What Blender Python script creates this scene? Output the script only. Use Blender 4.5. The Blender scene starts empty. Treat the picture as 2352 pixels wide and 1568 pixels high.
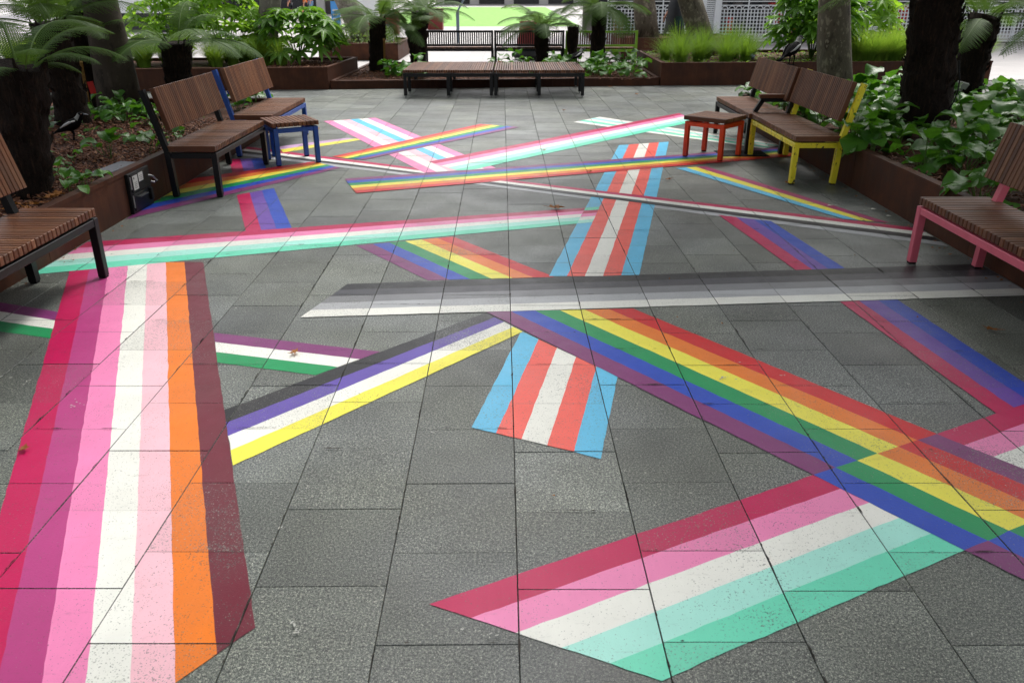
import bpy, bmesh, math, random
from mathutils import Vector, Matrix, noise
R = math.radians
random.seed(7)
scene = bpy.context.scene
col = scene.collection

# ------------------------------------------------------------------ camera
CAM_H, FPX, HZ = 1.70, 1860.0, 808.0          # eye height, focal length and horizon offset (2352 px wide frame)
TH = math.atan(HZ / FPX); CT, ST = math.cos(TH), math.sin(TH)
cam = bpy.data.cameras.new('camera'); cam_o = bpy.data.objects.new('camera', cam); col.objects.link(cam_o)
cam_o.location = (0, 0, CAM_H); cam_o.rotation_euler = (math.pi / 2 - TH, 0, 0)
cam.sensor_width = 36; cam.lens = 36 * FPX / 2352; cam.clip_end = 600; cam.clip_start = 0.05
cam.dof.use_dof = True; cam.dof.focus_distance = 4.6; cam.dof.aperture_fstop = 5.6
scene.camera = cam_o

# ------------------------------------------------------------------ light
SUN_EL, SUN_AZ = 58, 20                       # overcast: broad soft sun from behind the scene
world = bpy.data.worlds.new('World'); scene.world = world; world.use_nodes = True
wn, wl = world.node_tree.nodes, world.node_tree.links
sky = wn.new('ShaderNodeTexSky'); sky.sky_type = 'NISHITA'; sky.sun_disc = False
sky.sun_elevation = R(SUN_EL); sky.sun_rotation = R(SUN_AZ); sky.air_density = 1.0; sky.dust_density = 6.0
hs = wn.new('ShaderNodeHueSaturation'); hs.inputs['Saturation'].default_value = 0.30
wl.new(sky.outputs[0], hs.inputs['Color']); wl.new(hs.outputs[0], wn['Background'].inputs[0])
wn['Background'].inputs[1].default_value = 0.15
sun = bpy.data.lights.new('sun', 'SUN'); sun.energy = 1.5; sun.angle = R(22); sun.color = (1, .97, .92)
sun_o = bpy.data.objects.new('sun', sun); col.objects.link(sun_o)
sun_o.rotation_euler = (R(90 - SUN_EL), 0, R(180 - SUN_AZ))
scene.view_settings.view_transform = 'Standard'; scene.view_settings.look = 'None'
scene.view_settings.exposure = 0.82; scene.view_settings.gamma = 1
scene.view_settings.use_curve_mapping = False

# ------------------------------------------------------------------ survey helpers
def G(x, y, z=0.0):
    """plan position (X, Y) of a measured point that lies on the level z"""
    u, r = -(y - 784) / FPX, (x - 1176) / FPX
    t = (z - CAM_H) / (-ST + u * CT)
    return Vector((t * r, t * (CT + u * ST)))
def at(x, y, Y):
    """3D position of a measured point that stands at the distance Y"""
    u, r = -(y - 784) / FPX, (x - 1176) / FPX
    t = Y / (CT + u * ST)
    return Vector((t * r, Y, CAM_H + t * (-ST + u * CT)))

# ------------------------------------------------------------------ mesh helpers
class MB:
    def __init__(s): s.v = []; s.f = []; s.m = []
    def add(s, vs, fs, m=0):
        b = len(s.v); s.v += [tuple(v) for v in vs]; s.f += [tuple(i + b for i in f) for f in fs]; s.m += [m] * len(fs)
        return s
    def box(s, a, b, m=0, bev=0.0):
        x0, y0, z0 = a; x1, y1, z1 = b
        if bev <= 0:
            vs = [(x0,y0,z0),(x1,y0,z0),(x1,y1,z0),(x0,y1,z0),(x0,y0,z1),(x1,y0,z1),(x1,y1,z1),(x0,y1,z1)]
            fs = [(0,3,2,1),(4,5,6,7),(0,1,5,4),(1,2,6,5),(2,3,7,6),(3,0,4,7)]
            return s.add(vs, fs, m)
        bm = bmesh.new()
        bmesh.ops.create_cube(bm, size=1)
        for v in bm.verts: v.co = Vector(((x0+x1)/2+v.co.x*(x1-x0), (y0+y1)/2+v.co.y*(y1-y0), (z0+z1)/2+v.co.z*(z1-z0)))
        bmesh.ops.bevel(bm, geom=list(bm.edges), offset=bev, segments=1, profile=.5, affect='EDGES')
        bm.verts.index_update()
        s.add([v.co.copy() for v in bm.verts], [[v.index for v in f.verts] for f in bm.faces], m); bm.free()
        return s
    def bar(s, p, q, w, h, m=0, up=(0,0,1)):
        p, q = Vector(p), Vector(q); d = (q - p).normalized(); u = Vector(up)
        if abs(d.dot(u)) > .95: u = Vector((0,1,0))
        sx = d.cross(u).normalized() * w/2; uz = sx.cross(d).normalized() * h/2
        vs = [p-sx-uz, p+sx-uz, p+sx+uz, p-sx+uz, q-sx-uz, q+sx-uz, q+sx+uz, q-sx+uz]
        return s.add(vs, [(0,1,2,3),(7,6,5,4),(0,4,5,1),(1,5,6,2),(2,6,7,3),(3,7,4,0)], m)
    def tube(s, path, rad, n=8, m=0, caps=True, jit=0.0, flat=None):
        path = [Vector(p) for p in path]; k = len(path); rings = []
        for i, p in enumerate(path):
            d = (path[min(i+1,k-1)] - path[max(i-1,0)]).normalized()
            a = Vector((0,0,1)) if abs(d.z) < .9 else Vector((0,1,0))
            e1 = d.cross(a).normalized(); e2 = e1.cross(d).normalized()
            r = rad[i] if hasattr(rad, '__len__') else rad
            ry, rz = r if hasattr(r, '__len__') else (r, r)
            ring = []
            for j in range(n):
                t = 2*math.pi*j/n; jj = 1 + (random.uniform(-jit, jit) if jit else 0)
                ring.append(p + (e1*math.cos(t)*ry + e2*math.sin(t)*rz)*jj)
            rings.append(ring)
        vs = [v for r_ in rings for v in r_]; fs = []
        for i in range(k-1):
            for j in range(n):
                fs.append((i*n+j, i*n+(j+1)%n, (i+1)*n+(j+1)%n, (i+1)*n+j))
        if caps:
            fs.append(tuple(range(n-1,-1,-1))); fs.append(tuple((k-1)*n+j for j in range(n)))
        return s.add(vs, fs, m)
    def prism(s, pts, z0, z1, m=0):
        n = len(pts); vs = [(p[0],p[1],z0) for p in pts] + [(p[0],p[1],z1) for p in pts]
        fs = [tuple(range(n-1,-1,-1)), tuple(range(n,2*n))] + [(i,(i+1)%n,(i+1)%n+n,i+n) for i in range(n)]
        return s.add(vs, fs, m)
    def mesh(s, name, mats, smooth=False):
        me = bpy.data.meshes.new(name); me.from_pydata(s.v, [], s.f)
        for m in (mats if isinstance(mats, (list, tuple)) else [mats]): me.materials.append(m)
        me.polygons.foreach_set('material_index', s.m)
        if smooth: me.polygons.foreach_set('use_smooth', [True]*len(s.f))
        me.update(); return me
    def build(s, name, mats, parent=None, smooth=False, loc=None, **props):
        return link(name, s.mesh(name, mats, smooth), parent, loc, **props)
def link(name, me, parent=None, loc=None, rot=None, scale=None, **props):
    o = bpy.data.objects.new(name, me); col.objects.link(o)
    if parent: o.parent = parent
    if loc is not None: o.location = loc
    if rot is not None: o.rotation_euler = rot
    if scale is not None: o.scale = (scale,)*3 if not hasattr(scale, '__len__') else scale
    for k, v in props.items(): o[k] = v
    return o
def thing(name, label, cat, loc=(0,0,0), rz=0.0, group=None):
    o = bpy.data.objects.new(name, None); col.objects.link(o); o.empty_display_size = .1
    o.location = loc; o.rotation_euler = (0,0,rz); o['label'] = label; o['category'] = cat
    if group: o['group'] = group
    return o
def tag(o, label, cat, group=None):
    o['label'] = label; o['category'] = cat
    if group: o['group'] = group
    return o

# ------------------------------------------------------------------ materials
def lin(c): return tuple(((v/255)/12.92 if v/255 <= .04045 else ((v/255+.055)/1.055)**2.4) for v in c)
class NT:
    def __init__(s, name):
        s.mat = bpy.data.materials.new(name); s.mat.use_nodes = True; s.t = s.mat.node_tree
        s.b = s.t.nodes['Principled BSDF']; s.out = s.t.nodes['Material Output']
    def n(s, typ, **kw):
        o = s.t.nodes.new(typ)
        for k, v in kw.items():
            if k in o.inputs: o.inputs[k].default_value = v
            else: setattr(o, k, v)
        return o
    def l(s, a, b): s.t.links.new(a, b)
    def coord(s, kind='Object', scale=(1,1,1)):
        tc = s.n('ShaderNodeTexCoord'); mp = s.n('ShaderNodeMapping'); mp.inputs['Scale'].default_value = scale
        s.l(tc.outputs[kind], mp.inputs[0]); return mp.outputs[0]
    def world(s, scale=(1,1,1)):
        g = s.n('ShaderNodeNewGeometry'); mp = s.n('ShaderNodeMapping'); mp.inputs['Scale'].default_value = scale
        s.l(g.outputs['Position'], mp.inputs[0]); return mp.outputs[0]
    def noise(s, vec, scale, detail=3, rough=.5):
        o = s.n('ShaderNodeTexNoise'); o.inputs['Scale'].default_value = scale; o.inputs['Detail'].default_value = detail
        o.inputs['Roughness'].default_value = rough; s.l(vec, o.inputs['Vector']); return o.outputs['Fac']
    def ramp(s, fac, stops, interp='LINEAR'):
        o = s.n('ShaderNodeValToRGB'); e = o.color_ramp.elements; o.color_ramp.interpolation = interp
        while len(e) < len(stops): e.new(.5)
        for i, (p, c) in enumerate(stops): e[i].position = p; e[i].color = (*c, 1) if len(c) == 3 else c
        s.l(fac, o.inputs[0]); return o.outputs[0]
    def mr(s, v, a, b, c=0.0, d=1.0):
        o = s.n('ShaderNodeMapRange'); o.clamp = True
        for i, x in zip((1,2,3,4), (a,b,c,d)): o.inputs[i].default_value = x
        s.l(v, o.inputs[0]); return o.outputs[0]
    def math(s, op, a, b=None):
        o = s.n('ShaderNodeMath', operation=op)
        for i, x in enumerate((a, b)):
            if x is None: continue
            if isinstance(x, (int, float)): o.inputs[i].default_value = x
            else: s.l(x, o.inputs[i])
        return o.outputs[0]
    def mix(s, fac, a, b, mode='MIX'):
        o = s.n('ShaderNodeMix', data_type='RGBA', blend_type=mode)
        for i, x in ((0,fac),(6,a),(7,b)):
            if isinstance(x, (int, float)): o.inputs[i].default_value = x
            elif isinstance(x, tuple): o.inputs[i].default_value = (*x, 1) if len(x) == 3 else x
            else: s.l(x, o.inputs[i])
        return o.outputs[2]
    def bump(s, h, strength=.3, dist=.01):
        o = s.n('ShaderNodeBump'); o.inputs['Strength'].default_value = strength; o.inputs['Distance'].default_value = dist
        s.l(h, o.inputs['Height']); s.l(o.outputs[0], s.b.inputs['Normal']); return o.outputs[0]
    def set(s, base=None, rough=None, spec=None, metal=None):
        for k, v in (('Base Color',base),('Roughness',rough),('Specular IOR Level',spec),('Metallic',metal)):
            if v is None: continue
            if isinstance(v, (int, float)): s.b.inputs[k].default_value = v
            elif isinstance(v, tuple): s.b.inputs[k].default_value = (*v, 1)
            else: s.l(v, s.b.inputs[k])
        return s.mat

def granite_color(t, tone):
    w = t.world()
    fine = t.noise(w, 300, 2, .6); mid = t.noise(w, 120, 2, .65); big = t.noise(w, 2.3, 3, .5)
    c = t.ramp(fine, [(.26,(.022,.023,.024)),(.46,(.088,.093,.092)),(.60,(.185,.190,.183)),(.74,(.52,.52,.48))])
    c2 = t.ramp(mid, [(.30,(.25,.26,.27)),(.5,(.95,.97,.98)),(.70,(2.1,2.06,1.92))])
    c = t.mix(.95, c, c2, 'MULTIPLY')
    tn = t.mr(tone, 0, 1, .74, 1.24); bg = t.mr(big, .3, .7, .76, 1.18)
    k = t.math('MULTIPLY', tn, bg)
    cc = t.n('ShaderNodeCombineColor'); t.l(t.math('MULTIPLY', k, .965), cc.inputs[0]); t.l(k, cc.inputs[1]); t.l(t.math('MULTIPLY', k, t.mr(t.noise(w, .9, 2), .4, .6, .90, 1.0)), cc.inputs[2])
    c = t.mix(1.0, c, cc.outputs[0], 'MULTIPLY')
    # dark gum spots and old drips
    vo = t.n('ShaderNodeTexVoronoi', feature='F1'); vo.inputs['Scale'].default_value = 2.1; vo.inputs['Randomness'].default_value = 1
    wob = t.n('ShaderNodeVectorMath', operation='ADD'); nz = t.n('ShaderNodeTexNoise'); nz.inputs['Scale'].default_value = 30
    sc = t.n('ShaderNodeVectorMath', operation='SCALE'); sc.inputs[3].default_value = .05
    t.l(w, nz.inputs['Vector']); t.l(nz.outputs['Color'], sc.inputs[0]); t.l(w, wob.inputs[0]); t.l(sc.outputs[0], wob.inputs[1])
    t.l(wob.outputs[0], vo.inputs['Vector'])
    spot = t.mr(vo.outputs['Distance'], .018, .042, .45, 0)
    c = t.mix(spot, c, (.022,.023,.024))
    v2 = t.n('ShaderNodeTexVoronoi', feature='F1'); v2.inputs['Scale'].default_value = 26; t.l(wob.outputs[0], v2.inputs['Vector'])
    sr = t.n('ShaderNodeSeparateColor'); t.l(v2.outputs['Color'], sr.inputs[0])
    fleck = t.math('MULTIPLY', t.mr(v2.outputs['Distance'], .06, .14, 1, 0), t.math('GREATER_THAN', sr.outputs[0], .80))
    c = t.mix(t.math('MULTIPLY', fleck, .75), c, (.42,.42,.37))
    return c, w, fine, mid
def make_paver(src):
    t = NT('dark_granite_' + src)
    if src == 'each': tone = t.n('ShaderNodeObjectInfo').outputs['Random']
    else:
        a = t.n('ShaderNodeAttribute'); a.attribute_name = 'tone'; tone = a.outputs['Fac']
    c, w, fine, mid = granite_color(t, tone)
    rg = t.mr(t.noise(w, 2.2, 4, .6), .3, .7, .34, .56)
    h = t.math('ADD', t.noise(w, 230, 2, .6), t.math('MULTIPLY', mid, .6))
    t.bump(h, .22, .004)
    return t.set(c, rg, .42)
M_PAVER, M_PAVER_FAR = make_paver('each'), make_paver('field')
PAINT = {}
def paint(name, rgb):
    if name in PAINT: return PAINT[name]
    t = NT('paint_' + name); tone = t.n('ShaderNodeAttribute'); tone.attribute_name = 'tone'
    g, w, fine, mid = granite_color(t, tone.outputs['Fac'])
    base = lin(rgb)
    big = t.noise(w, 5.5, 4, .6); dirt = t.noise(w, 1.1, 3, .6); sp = t.noise(w, 175, 2, .55); scr = t.noise(w, 38, 3, .7)
    patch = t.noise(w, 1.7, 4, .65)
    c = t.mix(t.mr(big, .35, .75, 0, .16), base, tuple(v*.62+.01 for v in base))
    dk = t.mr(dirt, .5, .75, 0, .16)
    c = t.mix(dk, c, (.10,.095,.085))
    c = t.mix(t.mr(tone.outputs['Fac'], .4, 1, 0, .13), c, (.10,.09,.085))
    roll = t.noise(t.world((55,7,1)), 1.0, 3, .7); c = t.mix(t.mr(roll, .5, .8, 0, .16), c, tuple(min(1,v*1.15+.03) for v in base))
    scf = t.noise(t.world((5,16,1)), 1.6, 5, .75); c = t.mix(t.mr(scf, .60, .74, 0, .28), c, (.085,.078,.070))
    # wear: pits of the stone show through the paint, more on some slabs
    wear = t.math('ADD', t.mr(tone.outputs['Fac'], .5, 1, 0, .085), t.mr(patch, .5, .72, 0, .13))
    hole = t.math('GREATER_THAN', t.math('ADD', sp, t.math('MULTIPLY', wear, .95)), .69)
    hole2 = t.math('GREATER_THAN', t.math('ADD', scr, t.math('MULTIPLY', wear, .6)), .775)
    hl = t.math('MULTIPLY', t.math('MAXIMUM', hole, hole2), .68)
    c = t.mix(hl, c, g)
    h = t.math('ADD', t.noise(w, 230, 2, .6), t.math('MULTIPLY', mid, .6))
    t.bump(h, .16, .004)
    PAINT[name] = t.set(c, t.mr(big, .3, .7, .30, .46), .24); return PAINT[name]
COL = dict(crimson=(188,20,84), orchid=(178,64,126), pink=(236,134,182), white=(236,236,228), palepink=(243,190,202),
           orange=(233,124,40), maroon=(108,40,54), mintlight=(170,234,220), mint=(108,222,188), coral=(243,98,86),
           sky=(96,190,230), purple=(126,54,112), blue=(36,74,182), green=(24,146,88), yellow=(240,230,82),
           red=(206,28,38), black=(42,42,46), violet=(98,78,168), charcoal=(76,76,82), grey=(128,129,133),
           lightgrey=(176,178,182), lilac=(196,160,200), bluepurple=(108,72,166), magenta=(168,50,104))
def simple(name, rgb, rough=.5, spec=.5, metal=0.0, var=.15, scale=12, bump=0.0, chips=0.0, chipcol=(.02,.02,.02)):
    t = NT(name); v = t.coord('Object'); b = lin(rgb)
    nz = t.noise(v, scale, 4, .6)
    c = t.mix(t.mr(nz, .3, .7, 0, 1), tuple(x*(1-var) for x in b), tuple(min(1,x*(1+var)) for x in b))
    if chips:
        w = t.world((1,1,.35)); ch = t.math('MULTIPLY', t.noise(w, 30, 4, .7), 1.0)
        c = t.mix(t.math('GREATER_THAN', ch, 1-chips), c, chipcol)
    if bump: t.bump(t.noise(v, scale*6, 3), bump, .004)
    return t.set(c, rough, spec, metal)
M = {}
M['grout'] = simple('dark_joint_sand', (46,42,38), .9, .2, 0, .5, 7)
M['grit'] = simple('joint_grit', (58,54,50), .9, .2, 0, .6, 60)
M['pale_pave'] = None
def pale_paving():
    t = NT('pale_paving'); w = t.world(); br = t.n('ShaderNodeTexBrick'); br.inputs['Scale'].default_value = 1.0
    br.inputs['Brick Width'].default_value = .8; br.inputs['Row Height'].default_value = .42; br.inputs['Mortar Size'].default_value = .006
    br.inputs['Color1'].default_value = (.46,.44,.43,1); br.inputs['Color2'].default_value = (.40,.385,.38,1); br.inputs['Mortar'].default_value = (.24,.23,.22,1)
    t.l(w, br.inputs['Vector']); n = t.noise(w, 1.2, 4, .6)
    return t.set(t.mix(t.mr(n, .3, .7, 0, .3), br.outputs['Color'], (.36,.33,.32)), .55, .4)
M['pale_pave'] = pale_paving()
def corten():
    t = NT('rusted_steel'); w = t.world(); n = t.noise(w, 3.0, 5, .65); f = t.noise(w, 60, 3, .7); st = t.noise(t.world((14,14,1.2)), 1.5, 3, .6)
    c = t.ramp(n, [(.25,(.030,.011,.007)),(.5,(.062,.021,.010)),(.75,(.110,.038,.017))])
    c = t.mix(t.mr(f, .45, .75, 0, .5), c, (.035,.016,.012)); c = t.mix(t.mr(st, .5, .75, 0, .35), c, (.11,.045,.025))
    t.bump(f, .15, .004); return t.set(c, t.mr(n, .3, .7, .55, .72), .22)
M['corten'] = corten()
def wood():
    t = NT('oiled_hardwood'); oi = t.n('ShaderNodeObjectInfo'); v = t.coord('Object', (30,2.2,2.2))
    off = t.n('ShaderNodeVectorMath', operation='ADD'); cx = t.n('ShaderNodeCombineXYZ'); m7 = t.math('MULTIPLY', oi.outputs['Random'], 57.0)
    [t.l(m7, cx.inputs[i]) for i in range(3)]; t.l(v, off.inputs[0]); t.l(cx.outputs[0], off.inputs[1])
    n = t.noise(off.outputs[0], 3, 5, .65)
    c = t.ramp(oi.outputs['Random'], [(0,(.090,.032,.014)),(.35,(.130,.046,.020)),(.7,(.180,.067,.028)),(1,(.245,.108,.050))])
    c = t.mix(t.mr(n, .35, .75, 0, .65), c, (.055,.024,.013))
    w = t.noise(t.world(), 2.0, 3, .6); c = t.mix(t.mr(w, .55, .8, 0, .3), c, (.17,.115,.075))
    t.bump(n, .2, .003); return t.set(c, t.mr(n, .3, .7, .36, .55), .35)
M['wood'] = wood()
M['black_steel'] = simple('black_steel', (14,15,18), .42, .35, 0, .2)
M['blue_steel'] = simple('blue_steel', (28,72,150), .42, .5, 0, .12, chips=.27, chipcol=(.012,.014,.02))
M['orange_steel'] = simple('orange_red_steel', (214,62,20), .42, .5, 0, .1, chips=.25, chipcol=(.05,.015,.01))
M['yellow_steel'] = simple('yellow_steel', (232,214,48), .45, .5, 0, .08, chips=.40, chipcol=(.03,.025,.012))
M['pink_steel'] = simple('pink_steel', (220,104,122), .45, .5, 0, .08, chips=.28, chipcol=(.05,.025,.03))
M['green_steel'] = simple('lime_green_steel', (128,178,44), .45, .5, 0, .1)
M['white_paint'] = simple('white_painted_steel', (226,228,230), .5, .4, 0, .05)
M['grey_steel'] = simple('grey_steel', (120,134,150), .35, .5, .5, .1)
M['galv'] = simple('worn_bright_metal', (150,150,150), .35, .5, .9, .2, 40)
M['foot'] = simple('black_rubber', (14,14,14), .7, .3)
M['label'] = simple('white_label', (196,196,190), .5, .4, 0, .04)
M['print'] = simple('dark_print', (40,42,44), .6, .3)
M['red_tag'] = simple('red_tag', (196,40,34), .5, .4)
M['slab'] = simple('grey_board', (92,94,102), .5, .5, 0, .12)
M['stake'] = simple('pale_stake_wood', (150,112,62), .7, .3, 0, .25, 30)
M['glass_dark'] = simple('dark_shopfront', (40,40,44), .25, .5, 0, .3, 2)
M['render'] = simple('pale_render', (196,192,188), .8, .3, 0, .06, 2)
M['dark_wall'] = simple('shaded_stone', (84,78,76), .8, .3, 0, .15, 2)
M['maroon_box'] = simple('maroon_cladding', (120,44,40), .6, .4, 0, .15)
M['sign_blue'] = simple('blue_sign', (70,140,205), .5, .4, 0, .1)
def mulch():
    t = NT('bark_mulch'); w = t.world(); n = t.noise(w, 26, 5, .75); b = t.noise(w, 2, 3)
    oi = t.noise(w, 90, 3, .7)
    c = t.ramp(n, [(.3,(.018,.008,.005)),(.5,(.075,.025,.011)),(.62,(.125,.043,.019)),(.75,(.21,.095,.045))])
    c = t.mix(t.mr(b, .45, .7, 0, .5), c, (.03,.016,.010))
    t.bump(n, 1.0, .03); return t.set(c, .85, .3)
M['mulch'] = mulch()
def chips():
    t = NT('bark_chips'); w = t.world(); n = t.n('ShaderNodeTexVoronoi'); n.inputs['Scale'].default_value = 30; t.l(w, n.inputs['Vector'])
    s = t.n('ShaderNodeSeparateColor'); t.l(n.outputs['Color'], s.inputs[0])
    c = t.ramp(s.outputs[0], [(0,(.028,.009,.005)),(.5,(.105,.034,.014)),(.88,(.17,.062,.026)),(1,(.30,.16,.08))])
    return t.set(c, .75, .35)
M['chips'] = chips()
def leafmat(name, a, b, rough=.35, trans=.35, spec=.5, vein=False):
    t = NT(name); oi = t.n('ShaderNodeObjectInfo'); w = t.world(); n = t.noise(w, 14, 3, .6)
    f = t.math('ADD', t.math('MULTIPLY', oi.outputs['Random'], .6), t.math('MULTIPLY', n, .5))
    c = t.mix(f, a, b); t.set(c, rough, spec)
    if vein: t.bump(t.noise(t.coord('Object'), 45, 3, .6), .35, .01)
    tr = t.n('ShaderNodeBsdfTranslucent'); ty = t.mix(.5, c, (b[0]*1.6,b[1]*1.5,b[2]*.6)); t.l(ty, tr.inputs[0])
    ms = t.n('ShaderNodeMixShader'); ms.inputs[0].default_value = trans
    t.l(t.b.outputs[0], ms.inputs[1]); t.l(tr.outputs[0], ms.inputs[2]); t.l(ms.outputs[0], t.out.inputs[0]); return t.mat
M['bergenia'] = leafmat('glossy_broad_leaf', (.022,.092,.010), (.082,.230,.022), .36, .34, .40, True)
M['fatsia'] = leafmat('lobed_leaf', (.12,.28,.022), (.26,.46,.045), .4, .55, .35, True)
M['fatsia_dark'] = leafmat('dark_lobed_leaf', (.055,.16,.014), (.14,.31,.028), .38, .45, .38, True)
M['fern'] = leafmat('fern_frond_green', (.032,.082,.015), (.085,.165,.026), .55, .38, .22)
M['grass_lime'] = leafmat('lime_grass', (.13,.27,.03), (.28,.42,.06), .55, .45, .2)
M['grass'] = leafmat('green_grass', (.075,.17,.020), (.18,.31,.040), .55, .45, .2)
M['shrub'] = leafmat('small_leaf', (.10,.20,.05), (.19,.30,.08), .5, .4, .4)
M['crown'] = leafmat('plane_leaf', (.045,.11,.02), (.09,.17,.03), .5, .35, .4)
M['stalk'] = simple('green_stalk', (84,110,50), .6, .3)
M['lawn'] = simple('lawn_turf', (128,172,92), .9, .2, 0, .25, 3)
def fernbark():
    t = NT('fibrous_fern_trunk'); w = t.world((26,26,3.5)); n = t.noise(w, 1.6, 5, .7); g = t.noise(t.world(), 30, 4, .7)
    c = t.ramp(n, [(.3,(.006,.004,.003)),(.55,(.022,.013,.009)),(.72,(.055,.030,.018)),(.85,(.11,.06,.035))])
    t.bump(t.math('ADD', n, g), 1.0, .05); return t.set(c, .9, .2)
M['fernbark'] = fernbark()
def planebark(name, a, b, c_):
    t = NT(name); w = t.world((1,1,.55)); v = t.noise(w, 9, 4, .55); v2 = t.noise(w, 24, 3, .6); f = t.noise(t.world((30,30,8)), 3, 4, .7)
    c = t.ramp(v, [(.36,a),(.44,b),(.58,b),(.64,c_)]); c = t.mix(t.math('GREATER_THAN', v2, .63), c, c_)
    c = t.mix(t.mr(f, .4, .8, 0, .5), c, (.05,.042,.034)); t.bump(f, .5, .02); return t.set(c, .8, .3)
M['planebark'] = planebark('mottled_plane_bark', (.060,.048,.034), (.12,.10,.072), (.25,.215,.155))
M['palebark'] = planebark('pale_plane_bark', (.11,.095,.075), (.20,.18,.15), (.34,.31,.26))
M['darkbark'] = planebark('dark_bark', (.030,.023,.017), (.060,.046,.034), (.085,.066,.05))
M['dry'] = leafmat('dry_leaf', (.22,.075,.018), (.40,.17,.05), .6, .2, .3)
M['feather'] = simple('black_feather', (6,6,8), .75, .1, 0, .3)
M['featherw'] = simple('white_feather', (196,196,196), .6, .3, 0, .08)
M['nape'] = simple('grey_nape_feather', (128,128,124), .6, .3, 0, .15)
M['beak'] = simple('pale_beak', (120,124,132), .4, .5)
M['eye'] = simple('red_brown_eye', (90,30,18), .2, .5)
M['skin'] = simple('skin', (206,150,122), .55, .4, 0, .06)
M['shorts'] = simple('dark_shorts', (34,36,46), .8, .3, 0, .3)
M['denim'] = simple('light_denim', (120,150,188), .8, .3, 0, .15)
M['shirt_p'] = simple('plum_shirt', (92,70,84), .8, .3, 0, .1)
M['shirt_o'] = simple('orange_top', (226,110,44), .8, .3, 0, .1)
M['coat'] = simple('dark_coat', (22,24,27), .55, .4, 0, .3)
M['coat_g'] = simple('green_coat_panel', (24,52,44), .7, .3, 0, .3)
M['trouser'] = simple('pale_grey_trousers', (176,174,176), .8, .3, 0, .1)
M['hair'] = simple('brown_hair', (50,36,26), .6, .3)
M['splat'] = simple('dried_splash', (178,178,172), .8, .2, 0, .1)
M['redstock'] = simple('red_goods', (170,44,40), .6, .3, 0, .2)

# ================================================================== SETTING
mb = MB(); mb.add([(-160,-20,-.03),(160,-20,-.03),(160,260,-.03),(-160,260,-.03)], [(0,1,2,3)])
mb.build('ground', M['pale_pave'], kind='structure')
mb = MB(); mb.add([(-14,-1.5,-.009),(14,-1.5,-.009),(14,17.4,-.009),(-14,17.4,-.009)], [(0,1,2,3)])
paving = mb.build('paving', M['grout'], kind='structure')
mb = MB(); mb.add([(-9,44,-.02),(3.5,44,-.02),(3.5,92,-.02),(-9,92,-.02)], [(0,1,2,3)])
mb.build('lawn', M['lawn'], kind='structure')

# --- pavers: 0.4 m square slabs in broken bond, columns run away from the camera
PW, JO, SK = .4075, .0030, -.0114
def back_line(x): return 15.95 + .1*x
cells = []                                     # (column, u0, u1, v0, v1, height, tone)
def uv(p): return (p[0] - .022 - SK*(p[1]-1.62), p[1])
def xy(u, v): return (u + .022 + SK*(v-1.62), v)
rp = random.Random(11)
for ci in range(-26, 27):
    off = (1.753 if ci % 2 else 1.992) + rp.uniform(-.02,.02)
    for ri in range(-3, 38):
        v0 = off + ri*PW; u0 = ci*PW
        x, y = xy(u0+PW/2, v0+PW/2)
        if y < -.6 or y > back_line(x)+.25: continue
        if y < 11.2 and abs(x) > 3.35: continue
        cells.append((u0, u0+PW, v0, v0+PW, rp.uniform(-.0011,.0011), rp.random()))
def in_view(x, y):
    d = y*CT + CAM_H*ST; px = 1176 + FPX*x/d; py = 784 + FPX*(CAM_H*CT - y*ST)/d
    return -120 < px < 2472 and py < 1700
cells.sort(key=lambda c: 0 if False else (c[2]+c[3])/2)
near = [c for c in cells if in_view(*xy((c[0]+c[1])/2, (c[2]+c[3])/2)) and c[2] > 1.1][:300]
near_ids = set(id(c) for c in near)
def slab_mesh(i):
    rr = random.Random(i); w = PW/2 - rr.uniform(.0008,.0021); k_ = PW/2 - rr.uniform(.0002,.0014); c = .0012; mb = MB(); n = 4
    top = [(-w+c,-k_+c),(w-c,-k_+c),(w-c,k_-c),(-w+c,k_-c)]; bot = [(-w,-k_),(w,-k_),(w,k_),(-w,k_)]
    top = [(a+rr.uniform(-.0007,.0007), b+rr.uniform(-.0007,.0007)) for a,b in top]
    mb.add([(a,b,0) for a,b in top]+[(a,b,-c) for a,b in bot]+[(a,b,-.02) for a,b in bot],
           [(0,1,2,3)]+[(4+k,4+(k+1)%4,(k+1)%4,k) for k in range(4)]+[(8+k,8+(k+1)%4,4+(k+1)%4,4+k) for k in range(4)])
    return mb.mesh('paver', M_PAVER)
slabs = [slab_mesh(i) for i in range(14)]
for i, c in enumerate(near):
    x, y = xy((c[0]+c[1])/2, (c[2]+c[3])/2)
    o = link('paver', slabs[(i*5+i//9) % 14], paving, (x, y, c[4]), (rp.uniform(-.0008,.0008), rp.uniform(-.0008,.0008), -SK + (i%2)*math.pi))
mb = MB(); tones = []
for c in cells:
    if id(c) in near_ids: continue
    w = JO/2; q = [(c[0]+w,c[2]+w),(c[1]-w,c[2]+w),(c[1]-w,c[3]-w),(c[0]+w,c[3]-w)]
    t4 = [(c[0]+w+.003,c[2]+w+.003),(c[1]-w-.003,c[2]+w+.003),(c[1]-w-.003,c[3]-w-.003),(c[0]+w+.003,c[3]-w-.003)]
    mb.add([(*xy(*p), c[4]) for p in t4]+[(*xy(*p), c[4]-.003) for p in q]+[(*xy(*p), -.02) for p in q],
           [(0,1,2,3)]+[(4+k,4+(k+1)%4,(k+1)%4,k) for k in range(4)]+[(8+k,8+(k+1)%4,4+(k+1)%4,4+k) for k in range(4)])
    tones += [c[5]]*9
me = mb.mesh('paver_field', M_PAVER_FAR); at_ = me.attributes.new('tone','FLOAT','FACE'); at_.data.foreach_set('value', tones)
link('paver_field', me, paving, kind='stuff')

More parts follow.
